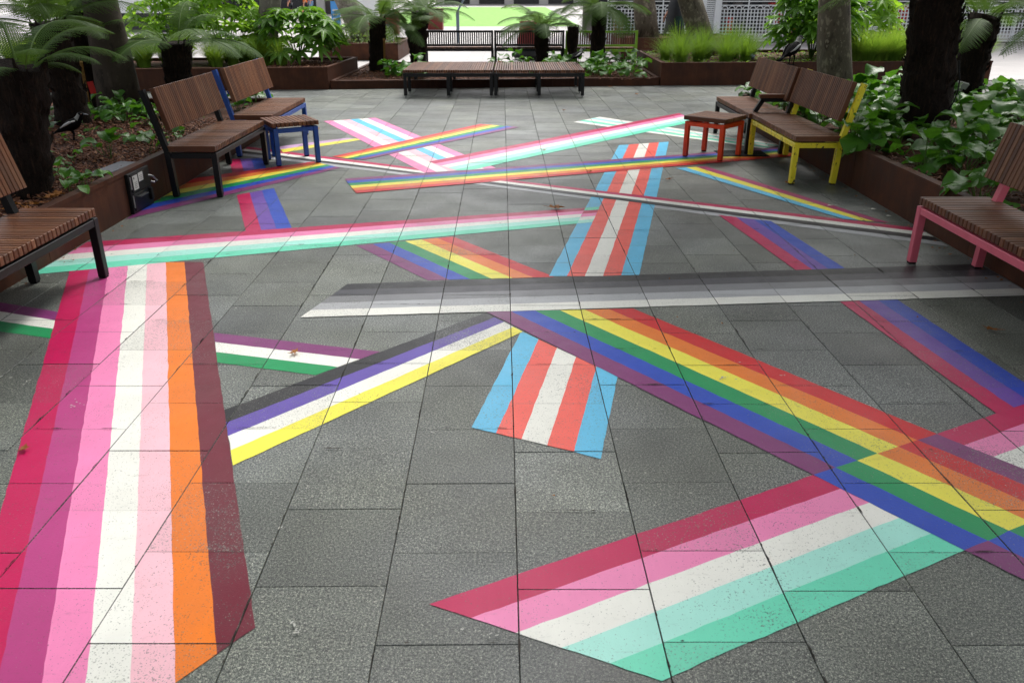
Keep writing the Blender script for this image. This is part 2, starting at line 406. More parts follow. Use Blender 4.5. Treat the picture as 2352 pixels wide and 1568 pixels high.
# --- painted stripes, clipped slab by slab so that the joints stay open
def lerp(a, b, t): return (a[0]+(b[0]-a[0])*t, a[1]+(b[1]-a[1])*t)
def clip(poly, axis, lim, keep_less):
    out = []
    for i in range(len(poly)):
        a, b = poly[i], poly[(i+1)%len(poly)]
        ia = (a[axis] <= lim) if keep_less else (a[axis] >= lim); ib = (b[axis] <= lim) if keep_less else (b[axis] >= lim)
        if ia: out.append(a)
        if ia != ib:
            t = (lim-a[axis])/(b[axis]-a[axis]); out.append((a[0]+(b[0]-a[0])*t, a[1]+(b[1]-a[1])*t))
    return out
rows = {}
for c in cells: rows.setdefault(round(c[0]/PW), []).append(c)
def paint_mesh(quad, colour, lift):
    P = [uv(p) for p in quad]
    area = sum(P[i][0]*P[(i+1)%4][1]-P[(i+1)%4][0]*P[i][1] for i in range(4))
    if area < 0: P.reverse()
    Q = []
    for i in range(4):
        a_, b_ = P[i], P[(i+1)%4]; ln = math.dist(a_,b_); ym = min(a_[1],b_[1]); st = .045 if ym < 6 else .12; n_ = max(1,int(ln/st))
        for k_ in range(n_):
            x_, y_ = lerp(a_, b_, k_/n_)
            if y_ < 8: v_ = noise.noise_vector(Vector((x_*38,y_*38,1.7)))*.0032 + noise.noise_vector(Vector((x_*9,y_*9,4.7)))*.002; x_ += v_.x; y_ += v_.y
            if y_ < 9 or k_ == 0: Q.append((x_,y_))
    P = Q
    mb = MB(); tn = []
    u0, u1 = min(p[0] for p in P), max(p[0] for p in P); v0, v1 = min(p[1] for p in P), max(p[1] for p in P)
    for ci, cs in rows.items():
        if (ci+1)*PW < u0 or ci*PW > u1: continue
        for c in cs:
            if c[3] < v0 or c[2] > v1: continue
            e = JO/2+.0008; ev = .0016; q = P
            for ax, lim, less in ((0,c[0]+e,False),(0,c[1]-e,True),(1,c[2]+ev,False),(1,c[3]-ev,True)):
                q = clip(q, ax, lim, less)
                if len(q) < 3: break
            if len(q) >= 3:
                z = c[4]+lift; pts = [xy(*p) for p in q]; n = len(pts)
                mb.add([(x,y,z) for x,y in pts], [tuple(range(n))]); tn.append(c[5])
    if not mb.f: return None
    me = mb.mesh('stripe', paint(colour, COL[colour])); a = me.attributes.new('tone','FLOAT','FACE'); a.data.foreach_set('value', tn)
    return me
def cross(l1, l2):
    (x1,y1),(x2,y2) = l1; (x3,y3),(x4,y4) = l2
    d = (x1-x2)*(y3-y4)-(y1-y2)*(x3-x4); a = x1*y2-y1*x2; b = x3*y4-y3*x4
    return ((a*(x3-x4)-(x1-x2)*b)/d, (a*(y3-y4)-(y1-y2)*b)/d)
def g(x, y): v = G(x, y); return (v.x, v.y)
def band(label, pieces, lift=1):
    """pieces: (start corner A, start corner B, end corner A, end corner B, colours from A to B[, lift])"""
    band.n = getattr(band, 'n', 0) + 1
    root = thing('painted_band', label, 'painted stripes', (0,0,0), 0, 'painted stripe bands on the paving')
    for pc in pieces:
        s0, s1, e0, e1, cols = pc[:5]; lf = pc[5] if len(pc) > 5 else lift; n = len(cols)
        for i, cn in enumerate(cols):
            if cn is None: continue
            me = paint_mesh([lerp(s0,s1,i/n), lerp(s0,s1,(i+1)/n), lerp(e0,e1,(i+1)/n), lerp(e0,e1,i/n)], cn, .0012+.0010*lf+.00004*band.n)
            if me: link('stripe', me, root)
    return root
RAIN = ['red','orange','yellow','green','blue','purple']; RAINB = RAIN[::-1]
TRANS = ['sky','coral','white','coral','sky']; BI = ['crimson','bluepurple','blue']
MINT = ['crimson','pink','white','mintlight','mint']
# big band on the left
l_left = (g(166,602), g(42.7,1033.6)); l_cut = (g(586,1440.3), g(403.3,1568))
band('broad band of crimson, orchid, pink, white, pale pink, orange and maroon stripes at the left',
     [(g(166,602), g(467,602), cross(l_left,l_cut), g(586,1440.3), ['crimson','orchid','pink','white','palepink','orange','maroon'])])
# long mint band from the left planter
lm_t = (g(467,538), g(1048,498)); lm_b = (g(478.5,593.7), g(1168.8,529.2)); LW = ((-3.115,0),(-3.115,9)); RW = ((3.15,0),(3.15,9))
tl = (g(1421.5,334), g(1260.9,634.7)); tr_ = (g(1536.2,326), g(1467.7,634.7))
tl2 = (lerp(tl[0],tr_[0],.2), lerp(tl[1],tr_[1],.2))
m_a, m_b = cross(lm_t,tl), cross(lm_b,tl); m_c, m_d = cross(lm_t,tl2), cross(lm_b,tl2)
band('long crimson, pink, white and mint band running from the left planter to mid picture',
     [(cross(lm_t,LW), cross(lm_b,LW), m_a, m_b, MINT, 1), (m_a, m_b, m_c, m_d, ['mint','crimson','pink','white','mintlight'], 2)])
# tall blue, coral and white band
band('tall sky blue, coral and white band right of centre crossed by the long rainbow',
     [(tl[0], tr_[0], tl[1], tr_[1], TRANS)], 1)
# rainbow main diagonal and the pink and mint band which crosses it
l7l = (g(1117.3,716.7), g(1753.2,1033.6)); l7u = (g(1454,710), g(2064.2,961))
l9u = (g(985.7,1388), g(1867.7,1091.7)); l9l = (g(1519,1563.4), g(2207.7,1267.7))
a, b = cross(l7l,l9u), cross(l7u,l9u); c, d = cross(l7l,l9l), cross(l7u,l9l)
far7 = [lerp(c, (c[0]+(l7l[1][0]-l7l[0][0]), c[1]+(l7l[1][1]-l7l[0][1])), .6), lerp(d, (d[0]+(l7u[1][0]-l7u[0][0]), d[1]+(l7u[1][1]-l7u[0][1])), .6)]
band('wide bright rainbow band running diagonally to the lower right corner',
     [(g(1117.3,716.7), g(1454,710), a, b, RAINB), (a, b, c, d, ['blue','green','yellow','orange','red','purple']), (c, d, far7[0], far7[1], RAINB)], 2)
du = (l9u[1][0]-l9u[0][0], l9u[1][1]-l9u[0][1])
band('wide crimson, pink, white and mint band in the right foreground passing under the rainbow',
     [(g(985.7,1388), g(1519,1563.4), a, c, MINT), (b, d, (b[0]+du[0]*1.2,b[1]+du[1]*1.2), (d[0]+du[0]*1.2,d[1]+du[1]*1.2), MINT)], 1)
# short trans band in the middle
band('short sky blue, coral and white band in the middle ending below the rainbow',
     [(g(1197.6,760.5), g(1418,865.4), g(1083.2,982.3), g(1380.5,1053.4), TRANS)], 1)
# grey band across
band('wide black to white grey-scale band crossing the paving to the pink bench',
     [(g(797.8,653.5), g(690,730), cross((g(1548,634.7),g(1944.6,619.3)),RW), cross((g(1548,705.8),g(2060.8,689.4)),RW), ['black','charcoal','grey','lightgrey','white'])], 3)
band('black, violet, white and yellow band between the broad left band and the rainbow',
     [(g(1117,718.4), g(1201,762), g(516,942), g(535,1069.5), ['black','violet','white','yellow'])], 1)
band('purple, white and green band reappearing on both sides of the broad left band',
     [(g(492,764.6), g(499,833), g(873,808), g(724.6,862), ['purple','white','green']),
      (g(-150,669), g(-150,742), g(141,718.4), g(123,778), ['purple','white','green'])], 0)
band('short rainbow piece between the long mint band and the grey-scale band',
     [(g(818.3,564.6), g(1040.4,544), g(983,644), g(1272.8,636.4), RAINB)], 0)
l5t = (g(791.6,412), g(1550.4,357.1)); l5b = (g(819,445), g(1550.4,382.7))
band('long rainbow band reaching under the orange stool to the right planter',
     [(g(791.6,412), g(819,445), cross(l5t,RW), cross(l5b,RW), RAINB)], 4)
l6t = (g(1165,413.9), g(2093.5,523.6)); l6b = (g(1086.4,423), g(1771.3,512.6))
s0, s1, e0, e1 = g(1165,413.9), g(1086.4,423), cross(l6t,RW), cross(l6b,RW)
w_t = (g(689,352.7), g(967.4,388.2)); w_b = (g(799,386.4), g(930.8,402))
band('narrow crimson, white, black and grey band running to the right planter',
     [(s0, s1, e0, e1, ['crimson','white','black',None], 3), (s0, s1, e0, e1, [None,None,None,'lightgrey'], 0),
      (cross(w_t,LW), cross(w_b,LW), g(1010,393), g(935,403), ['crimson','white','black','lightgrey'], 0)])
band('pale pink, white and sky blue band crossing behind the upper rainbow at left',
     [(g(744,279), g(863,271), g(974.7,397.4), g(1139.5,386.4), ['pink','white','palepink','sky','white','pink'])], 1)
band('upper rainbow band tapering to a point in front of the long slatted bench',
     [(g(1102.9,285.7), g(1192.6,293), g(762.3,360.7), g(835.6,368), RAIN)], 3)
band('far crimson, pink, white and mint band reaching up to the orange stool',
     [(g(985,372), g(1060,396), g(1560,260.5), g(1600,279), MINT)], 2)
band('white and mint band behind the orange stool',
     [(g(1377.6,269), g(1317,281), g(1800,333), g(1752,342), ['white','mintlight','white','mint','white'])], 1)
band('thin lilac and yellow band right of the blue stool',
     [(g(640,337), g(650,351), g(800,317), g(832,321), ['lilac','yellow'])], 0)
l19t = (g(628.6,384.5), g(719,371.8)); l19b = (g(519.6,449.5), g(775,389))
band('rainbow band under the black bench beside the left planter',
     [(cross(l19t,LW), cross(l19b,LW), g(719,371.8), g(782,386), RAIN)], 1)
band('crimson, purple and blue band in front of the black bench at left',
     [(g(544,448.3), g(628.6,432), g(564.9,531.8), g(671.5,527.2), BI), (g(526.6,366), g(600.8,364), g(535.9,405.4), g(612,388), BI)], 0)
l10l = (g(1929.2,693.8), g(2245.3,920)); l10r = (g(2060.8,689.4), g(2352,879)); l9v = (b, (b[0]+du[0], b[1]+du[1]))
band('crimson, purple and blue band running past the pink bench at right',
     [(g(1650.5,494.3), g(1771.3,509), g(1830,622.8), g(1944.6,619.3), BI), (g(1929.2,693.8), g(2060.8,689.4), cross(l10l,l9v), cross(l10r,l9v), BI)], 1)
band('narrow magenta, yellow and cyan band in front of the yellow bench',
     [(g(1621,383), g(1553,387), g(2045,513), g(1936,503.5), ['magenta','yellow','sky'])], 2)
# dried splashes on the stone (one mass)
mb = MB(); rs = random.Random(5)
for (x, y, r) in [(675,1447,.028),(692,1452,.015),(172,935,.03),(190,920,.02),(1690,835,.02),(1800,865,.022),(1960,890,.012),(2010,650,.02),(1990,640,.018),(2080,655,.016),(2110,645,.02),
                  (1610,540,.012),(1690,570,.012),(1735,588,.012),(1860,585,.014),(2180,632,.02),(995,995,.015),(1060,1440,.02),(1100,1455,.018),(1130,1462,.02),(570,1240,.01),(650,1215,.012),
                  (820,690,.012),(1060,560,.016),(1440,560,.01),(15,870,.03),(60,880,.02),(110,635,.03),(1885,840,.012),(2200,990,.015),(2260,770,.018),(2290,778,.02),(1930,600,.02),(880,470,.012),(1660,870,.03)]:
    p = G(x, y)
    for k in range(rs.randint(3,7)):
        cx, cy = p.x+rs.gauss(0,r*.7), p.y+rs.gauss(0,r*.5); q = r*rs.uniform(.05,.24); n = 9; st_ = rs.uniform(.6,2.4); an = rs.uniform(0,3.14)
        pts = [(q*rs.uniform(.4,1.2)*math.cos(6.283*j/n)*st_, q*rs.uniform(.4,1.1)*math.sin(6.283*j/n)) for j in range(n)]
        mb.add([(cx,cy,.0088)]+[(cx+u_*math.cos(an)-v_*math.sin(an), cy+u_*math.sin(an)+v_*math.cos(an), .0086) for u_,v_ in pts], [(0,1+j,1+(j+1)%n) for j in range(n)])
mb.build('dried_splashes', M['splat'], paving, kind='stuff')
# grit and broken paint edges along the slab joints (one mass)
mb = MB(); rj = random.Random(15)
for c in cells:
    if c[2] > 9 or c[3] < 1.2: continue
    for side in (0,1):
        if rj.random() > (.75 if side == 0 else .5): continue
        for k in range(rj.randint(1,4)):
            l = rj.choice((rj.uniform(.006,.02), rj.uniform(.02,.09))); wd = rj.uniform(.0018,.0042); o_ = rj.uniform(.02,PW-.02-l); n = 6; up_, dn = [], []
            for j in range(n+1):
                q = j/n; hw = wd*math.sin(math.pi*(.08+.84*q))*rj.uniform(.55,1.3); up_.append((o_+l*q, hw*rj.uniform(.4,1.2))); dn.append((o_+l*q, -hw*rj.uniform(.4,1.2)))
            pts = up_+dn[::-1]; P_ = [xy(c[0]+b_, c[2]+a_) if side == 0 else xy(c[0]+a_, c[2]+b_) for a_, b_ in pts]
            if side == 1: P_ = P_[::-1]
            mb.add([(p_[0],p_[1],.0079) for p_ in P_], [tuple(range(len(P_)))[::-1]])
mb.build('joint_grit', M['grit'], paving, kind='stuff')

# ================================================================== PLANTERS
def wall_run(mb, p, q, h, t=.02, cap=.075, z0=-.02):
    """steel sheet from p to q with the folded cap on top; the inside is to the left of p->q"""
    p, q = Vector((*p,0)), Vector((*q,0)); d = (q-p).normalized(); n = Vector((-d.y,d.x,0))
    a, b = p, q
    mb.add([a+Vector((0,0,z0)), b+Vector((0,0,z0)), b+n*t+Vector((0,0,z0)), a+n*t+Vector((0,0,z0)),
            a+Vector((0,0,h-.032)), b+Vector((0,0,h-.032)), b+n*t+Vector((0,0,h-.032)), a+n*t+Vector((0,0,h-.032))],
           [(0,1,5,4),(1,2,6,5),(2,3,7,6),(3,0,4,7),(4,5,6,7),(3,2,1,0)])
def cap_run(mb, p, q, h, over=.006, wid=.075):
    p, q = Vector((*p,h-.016)), Vector((*q,h-.016)); d = (q-p).normalized(); n = Vector((-d.y,d.x,0))
    c = n*(wid/2-over)
    mb.bar(p+c-d*over, q+c+d*over, wid, .032)
def planter(name, label, pts, h, soil, seams=2.0, closed=True, mat_soil='mulch'):
    root = thing(name, label, 'planter', (pts[0][0], pts[0][1], 0))
    off = Vector((pts[0][0], pts[0][1]))
    L = [(p[0]-off.x, p[1]-off.y) for p in pts]; k = len(L)
    for i in range(k if closed else k-1):
        p, q = L[i], L[(i+1)%k]; ln = math.dist(p,q); n = max(1, round(ln/seams))
        for j in range(n):
            mb = MB(); wall_run(mb, lerp(p,q,j/n+ .0015/ln), lerp(p,q,(j+1)/n-.0015/ln), h); mb.build('steel_panel', M['corten'], root)
        mb = MB(); cap_run(mb, p, q, h); mb.build('cap', M['corten'], root)
    mb = MB(); n = len(L); bm = bmesh.new()
    vs = [bm.verts.new((x,y,soil)) for x,y in L]; f = bm.faces.new(vs); bmesh.ops.recalc_face_normals(bm, faces=[f])
    if f.normal.z < 0: f.normal_flip()
    bmesh.ops.triangulate(bm, faces=[f]); bmesh.ops.subdivide_edges(bm, edges=list(bm.edges), cuts=14, use_grid_fill=True)
    for v in bm.verts: v.co.z += .03*noise.noise(Vector((v.co.x*1.4+off.x, v.co.y*1.4+off.y, 0)))+.012*noise.noise(Vector((v.co.x*6, v.co.y*6, 3)))
    me = bpy.data.meshes.new('soil'); bm.to_mesh(me); bm.free(); me.materials.append(M[mat_soil])
    me.polygons.foreach_set('use_smooth', [True]*len(me.polygons)); link('soil', me, root)
    return root
# inside lies to the left of each run (counter-clockwise outlines)
LPY = 11.35
planter('steel_planter', 'low rusted steel planter of bark mulch and tree ferns along the left', [(-3.13,1.2),(-3.13,LPY),(-8.2,LPY),(-8.2,1.2)], .355, .30)
planter('steel_planter', 'low rusted steel planter full of broad glossy leaves along the right', [(3.17,1.2),(8.4,1.2),(8.4,11.75),(3.17,11.75)], .37, .31)
planter('steel_planter', 'rusted steel planter of lime grass and lobed shrubs at the back left', [(-13,back_line(-13)-.02),(-3.39,back_line(-3.39)),(-3.26,18.04),(-13,17.5)], .395, .34)
planter('steel_planter', 'rusted steel planter of grass tufts and a lobed shrub at the back right', [(2.85,back_line(2.85)),(9.4,16.7),(9.4,20.2),(2.87,19.66)], .42, .36)
planter('steel_planter', 'knee-low mulch planter behind the long slatted bench', [(-3.36,back_line(-3.39)+.03),(2.83,back_line(2.85)+.03),(2.84,20.0),(-3.28,19.9)], .15, .12)
planter('steel_planter', 'far rusted steel planter with pale shrubs behind the fern trunks', [(-5.1,22.6),(-3.0,22.6),(-3.0,25.5),(-5.1,25.5)], .40, .36)
planter('steel_planter', 'far rusted steel planter round the plane trunk behind the lime green bench', [(2.9,22.9),(6.0,22.9),(6.0,25.2),(2.9,25.2)], .52, .48)

# loose bark chips on the mulch
def chips_on(name, areas, seed):
    rr = random.Random(seed); mb = MB()
    for (x0,x1,y0,y1,z,n) in areas:
        for i in range(n):
            x, y = rr.uniform(x0,x1), rr.uniform(y0,y1); l, w = rr.uniform(.012,.04), rr.uniform(.006,.015); a = rr.uniform(0,6.28)
            e = Matrix.Translation((x,y,z+rr.uniform(-.008,.03))) @ Matrix.Rotation(a,4,'Z') @ Matrix.Rotation(rr.uniform(-.6,.6),4,'Y') @ Matrix.Rotation(rr.uniform(-.5,.5),4,'X')
            vs = [e @ Vector(v) for v in ((-l,-w*.7,0),(l*.8,-w,0),(l,w*.6,0),(-l*.9,w,0),(-l*.8,-w*.5,.006),(l*.7,-w*.7,.006),(l*.8,w*.4,.006),(-l*.7,w*.7,.006))]
            mb.add(vs, [(4,5,6,7),(0,1,5,4),(1,2,6,5),(2,3,7,6),(3,0,4,7)])
    o = mb.build(name, M['chips'], kind='stuff'); o['label'] = 'loose brown bark chips spread over the planter soil'; o['category'] = 'mulch'; return o
chips_on('bark_chips', [(-5.6,-3.2,4.2,9.6,.31,7000),(-3.2,2.7,16.1,19,.125,3500),(3.25,5,4,8,.32,1500),(-4.6,-3.5,15.8,17.6,.35,700)], 3)

# ================================================================== BENCHES
LEN = 1.5
def slat(w, l, h, key, _c={}):
    if key not in _c: _c[key] = MB().box((-w/2,-l/2,-h/2),(w/2,l/2,h/2), bev=.0035).mesh('slat', M['wood'])
    return _c[key]
def bench(label, origin, rz, steel, length=LEN, posts=(0.0,0.0), panel=(.05,.05), armrest=False, group='slatted wood benches with coloured steel frames'):
    t = thing('bench', label, 'bench', (*origin,0), rz, group); S = M[steel]; L = length; tb = .05
    for x in (0, L-tb):
        MB().box((x,0,.012),(x+tb,tb,.39), bev=.003).build('leg', S, t)
        MB().box((x+.004,.004,0),(x+tb-.004,tb-.004,.0115)).build('foot', M['foot'], t)
        MB().box((x+.002,tb+.001,.342),(x+tb-.002,.40,.388), bev=.003).build('side_rail', S, t)
    MB().box((tb+.001,.002,.342),(L-tb-.001,tb-.002,.388), bev=.003).build('front_rail', S, t)
    MB().box((tb+.001,.405,.342),(L-tb-.001,.445,.388), bev=.003).build('rear_rail', S, t)
    for x, ins in ((posts[0],0),(L-tb-posts[1],1)):
        mb = MB(); mb.bar((x+tb/2,.415,.012),(x+tb/2,.43,.40),.05,.05,up=(0,1,0)); mb.bar((x+tb/2,.432,.40),(x+tb/2,.565,.915),.05,.046,up=(0,1,0))
        mb.build('rear_post', S, t)
        MB().box((x+.004,.395,0),(x+tb-.004,.435,.0115)).build('foot', M['foot'], t)
    p = .0435; n = int(round(L/p)); p = L/n
    me = slat(p-.0075,.455,.05,('seat',n))
    for i in range(n): link('seat_slat', me, t, (p*(i+.5),.2325,.4255+random.uniform(-.001,.001)))
    a0, a1 = panel[0], L-panel[1]; n = int(round((a1-a0)/p)); q = (a1-a0)/n
    me = slat(q-.006,.36,.045,('back',n)); lean = math.atan2(.13,.515)
    for i in range(n):
        link('back_slat', me, t, (a0+q*(i+.5),.452,.752), (math.pi/2-lean,0,0))
    MB().box((a0,0,0),(a1,.012,.04)).build('back_batten', S, t, loc=(0,.452,.66)).rotation_euler = (-lean,0,0)
    if armrest:
        x = L-.13
        mb = MB(); mb.bar((x,.10,.452),(x,.17,.575),.045,.045,up=(0,1,0)); mb.bar((x,.148,.578),(x,.50,.578),.045,.04); mb.build('armrest_frame', S, t)
        MB().box((x-.035,.13,.60),(x+.035,.45,.642), bev=.004).build('armrest', M['wood'], t)
    return t
# right side (front faces the middle): origin at the far front corner; left side: origin at the near front corner
bench('hardwood bench with dark charcoal frame and armrest behind the orange stool', (2.60,10.70), -math.pi/2, 'black_steel', 1.55, (0,.02), (.02,0), True)
bench('slatted bench with scratched bright yellow steel frame', (2.63,9.14), -math.pi/2, 'yellow_steel', 1.50, (0,0), (0,.055))
bench('slatted bench with pink steel frame at the right edge', (2.68,5.27), -math.pi/2, 'pink_steel', 1.52, (.10,.1), (.01,.01))
bench('slatted bench with black steel frame left of the blue stool', (-2.58,7.13), math.pi/2, 'black_steel', 1.52, (0,.0), (.055,0))
bench('slatted bench with blue steel frame and backrest behind the blue stool', (-2.60,9.02), math.pi/2, 'blue_steel', 1.55, (0,.0), (.055,0))
bench('black framed slatted bench cut off by the left edge in the foreground', (-2.60,3.42), math.pi/2, 'black_steel', 1.55, (.1,.10), (.01,.01))
def stool(label, c, ang, steel):
    t = thing('stool', label, 'stool', (*c,0), ang, 'square slatted stools'); S = M[steel]; h = .235; tb = .048
    for sx in (-1,1):
        for sy in (-1,1):
            a, b = sorted((sx*h, sx*(h-tb))); e, f_ = sorted((sy*h, sy*(h-tb)))
            MB().box((a,e,.012),(b,f_,.385), bev=.003).build('leg', S, t); MB().box((a+.004,e+.004,0),(b-.004,f_-.004,.0115)).build('foot', M['foot'], t)
    for sgn in (-1,1):
        a, b = sorted((sgn*(h-.002), sgn*(h-tb+.002)))
        MB().box((-h+tb+.001,a,.338),(h-tb-.001,b,.383), bev=.003).build('rail', S, t)
        MB().box((a,-h+tb+.001,.338),(b,h-tb-.001,.383), bev=.003).build('rail', S, t)
    for y in (-.13,.13): MB().box((-.2,y-.02,.387),(.2,y+.02,.3975)).build('batten', M['black_steel'], t)
    n = 11; p = .495/n; me = slat(p-.007,.495,.045,'stool')
    for i in range(n): link('top_slat', me, t, (-.2475+p*(i+.5),0,.421))
    return t
stool('square stool with orange-red steel legs beside the yellow bench', (2.218,9.079), R(-41+90), 'orange_steel')
stool('square stool with blue steel legs beside the black bench', (-2.361,8.797), R(30), 'blue_steel')
def platform(label, x0, x1, y0=14.40, y1=16.05):
    t = thing('platform_bench', label, 'bench', (x0,y0,0), 0, 'long slatted platform benches'); S = M['black_steel']; w = x1-x0; d = y1-y0; tb = .055
    xs = (0,(w-tb)/2,w-tb)
    for x in xs:
        for y in (0,.60,d-tb): MB().box((x,y,.03),(x+tb,y+tb,.395), bev=.003).build('leg', S, t); MB().tube([(x+tb/2,y+tb/2,0),(x+tb/2,y+tb/2,.03)], .012, 8).build('levelling_foot', M['galv'], t)
        MB().box((x+.003,tb+.001,.335),(x+tb-.003,.599,.393)).build('side_rail', S, t); MB().box((x+.003,.60+tb+.001,.335),(x+tb-.003,d-tb-.001,.393)).build('side_rail', S, t)
    for y in (0,d-tb):
        for a, b in ((xs[0]+tb+.001,xs[1]-.001),(xs[1]+tb+.001,xs[2]-.001)): MB().box((a,y+.002,.335),(b,y+tb-.002,.393)).build('rail', S, t)
    n = int(round(w/.0405)); p = w/n; me = slat(p-.009,d,.045,('plat',n))
    for i in range(n): link('top_slat', me, t, (p*(i+.5),d/2,.4255+random.uniform(-.002,.002)))
    return t
platform('left half of the long backless slatted bench at the back', -1.85, -.325)
platform('right half of the long backless slatted bench, with a magpie on its end', -.305, 1.235)
def back_bench(label, x0, w, steel, Y=20.75):
    t = thing('bench', label, 'bench', (x0,Y,0), 0, 'benches turned away beyond the centre planter'); S = M[steel]; tb = .055
    for x in (0,w-tb):
        MB().box((x,0,0),(x+tb,tb,.80)).build('rear_post', S, t); MB().box((x,.50,0),(x+tb,.50+tb,.36)).build('leg', S, t)
        MB().box((x+.003,tb+.001,.325),(x+tb-.003,.499,.378)).build('side_rail', S, t)
    for z in (.75,.44): MB().box((tb+.001,.002,z),(w-tb-.001,tb-.004,z+.048)).build('back_rail', S, t)
    MB().box((tb+.001,.004,.325),(w-tb-.001,.05,.378)).build('rear_rail', S, t); MB().box((tb+.001,.504,.325),(w-tb-.001,.55,.378)).build('front_rail', S, t)
    n = 30; p = (w-2*tb)/n; me = MB().box((-.016,-.014,-.13),(.016,.014,.13)).mesh('slat', M['wood'] if steel == 'green_steel' else M['black_steel'])
    for i in range(n): link('back_slat', me, t, (tb+p*(i+.5),.028,.619))
    me = slat(p-.008,.52,.04,('bb',w))
    for i in range(n): link('seat_slat', me, t, (tb+p*(i+.5),.315,.40))
    return t
back_bench('leftmost black slat-back bench turned away behind the fern trunks', -2.14, 1.69, 'black_steel')
back_bench('middle black slat-back bench turned away, behind the tree fern', -.43, 1.69, 'black_steel')
back_bench('lime green framed slat-back bench turned away at the back', 1.28, 1.72, 'green_steel', 20.6)

# ================================================================== SMALL FIXTURES
t = thing('power_box', 'small black power box with two white labels on the left planter wall', 'power box', (-3.13,6.52,.004))
MB().box((-.02,0,0),(.03,.40,.325), bev=.004).build('housing', M['black_steel'], t)
MB().box((.031,.03,.17),(.038,.30,.315), bev=.002).build('upper_door', M['black_steel'], t)
MB().box((.031,.03,.02),(.038,.30,.155), bev=.002).build('lower_door', M['black_steel'], t)
lb = MB().box((.0385,.055,.185),(.040,.145,.30)).build('label', M['label'], t)
mb = MB(); mb.box((.0402,.07,.272),(.0408,.085,.288)); [mb.box((.0402,.075,.20+.014*k),(.0408,.125,.203+.014*k)) for k in range(4)]; mb.build('print', M['print'], lb)
lb = MB().box((.0385,.165,.235),(.040,.25,.305)).build('label', M['label'], t)
mb = MB(); [mb.box((.0402,.178,.25+.014*k),(.0408,.235,.252+.014*k)) for k in range(3)]; mb.build('print', M['print'], lb)
MB().box((.0385,.09,.125),(.07,.24,.132)).build('pull_lip', M['galv'], t)
MB().tube([(.05,.33,.255),(.085,.335,.245),(.10,.365,.205),(.075,.375,.185),(.05,.36,.195)], .009, 8).build('handle', M['galv'], t)
MB().box((.032,.32,.05),(.06,.36,.15), bev=.004).build('latch', M['black_steel'], t)
for z in (.05,.20): MB().tube([(.036,.018,z),(.036,.018,z+.10)], .007, 8).build('hinge', M['galv'], t)
o = MB().box((-.07,-.24,0),(.07,.24,.012), bev=.004).build('board', M['slab'], loc=(-3.31,6.75,.335)); o.rotation_euler = (0,R(3),R(-4)); tag(o, 'flat grey board lying on the mulch behind the power box', 'board')
# drain grate
t = thing('drain_grate', 'dark unpainted drain grate beside the orange stool', 'drain', (2.58,9.2,.0085), R(0))
MB().box((-.27,-.18,-.002),(.27,.18,.001)).build('tray', M['foot'], t)
for k in range(9): MB().box((-.26,-.165+k*.038,.0012),(.26,-.145+k*.038,.006)).build('grate_bar', M['black_steel'], t)

# ================================================================== PLANTS
rl = random.Random(21)
def leaf_mesh(name, L, W, mat, seed, stalk=.12, cup=.16, wav=.014):
    rr = random.Random(seed); mb = MB(); nx, ny = 7, 4; vs = []
    prof = [0.18,.60,.86,.99,1.0,.92,.70,.16]; ph = rr.uniform(0,6)
    for i in range(nx+1):
        t_ = i/nx; x = t_*L; wd = prof[i]*W/2
        for j in range(ny+1):
            s = j/ny*2-1; z = cup*abs(s)**1.6*wd - .75*L*max(0,t_-.35)**2 + wav*abs(s)**2*math.sin(t_*8+ph+s*2)
            vs.append((stalk*.35+x, s*wd, stalk+.16*x+z))
    fs = [(i*(ny+1)+j,(i+1)*(ny+1)+j,(i+1)*(ny+1)+j+1,i*(ny+1)+j+1) for i in range(nx) for j in range(ny)]
    mb.add(vs, fs, 0)
    mb.tube([(0,0,0),(stalk*.15,0,stalk*.6),(stalk*.36,0,stalk*1.0)], [.006,.005,.004], 5, 1)
    return mb.mesh(name, [mat, M['stalk']], True)
berg = [leaf_mesh('leaf', .215, wd_, M['bergenia'], i, stalk=s_, cup=cp_, wav=wv_) for i, (s_, wd_, cp_, wv_) in enumerate(((.10,.20,.16,.014),(.14,.17,.30,.02),(.19,.19,.05,.022),(.25,.18,.25,.012),(.12,.15,.42,.018),(.17,.21,.1,.026),(.22,.16,.35,.024),(.28,.19,.2,.02)))]
def bergenia(label, x, y, z, n, size=1.0, spread=1.0, group='broad leaved plants'):
    t = thing('broad_leaf_plant', label, 'plant', (x,y,z), rl.uniform(0,6.28), group)
    for i in range(n):
        a = 2.4*i + rl.uniform(-.5,.5); k = rl.randrange(8); tilt = rl.uniform(-.55,.40)*spread
        link('leaf', berg[k], t, (.03*math.cos(a),.03*math.sin(a),0), (rl.uniform(-.35,.35), tilt, a), size*rl.uniform(.75,1.2))
    return t
# right planter mass
pos = []
for y in [4.0+.42*k for k in range(19)]:
    for x in [3.38+.40*k for k in range(9)]:
        px, py = x+rl.uniform(-.12,.12), y+rl.uniform(-.14,.14)
        d = py*CT + (CAM_H-.4)*ST; sx = 1176+FPX*px/d
        if sx > 2440 or math.dist((px,py),(4.35,8.75)) < .42 or math.dist((px,py),(5.9,10.9)) < .3: continue
        if py < 6.6 and px < 3.6 and rl.random() < .55: continue
        pos.append((px,py))
def zone(px, py):
    if math.dist((px,py),(4.35,8.75)) < .95: return 'broad glossy leaved plant round the foot of the massive fern trunk'
    if px < 3.6 and py < 7.6: return 'broad leaved plant hanging over the right planter edge between the yellow and pink benches'
    if px < 3.75 and py < 10.9: return 'broad leaved plant showing behind the yellow and charcoal bench backs'
    if py > 10.2 and px < 4.6: return 'broad leaved plant round the mottled plane trunk'
    if px > 5.0: return 'broad leaved plant at the right edge beyond the massive fern trunk'
    return 'broad glossy leaved plant in the middle of the right planter'
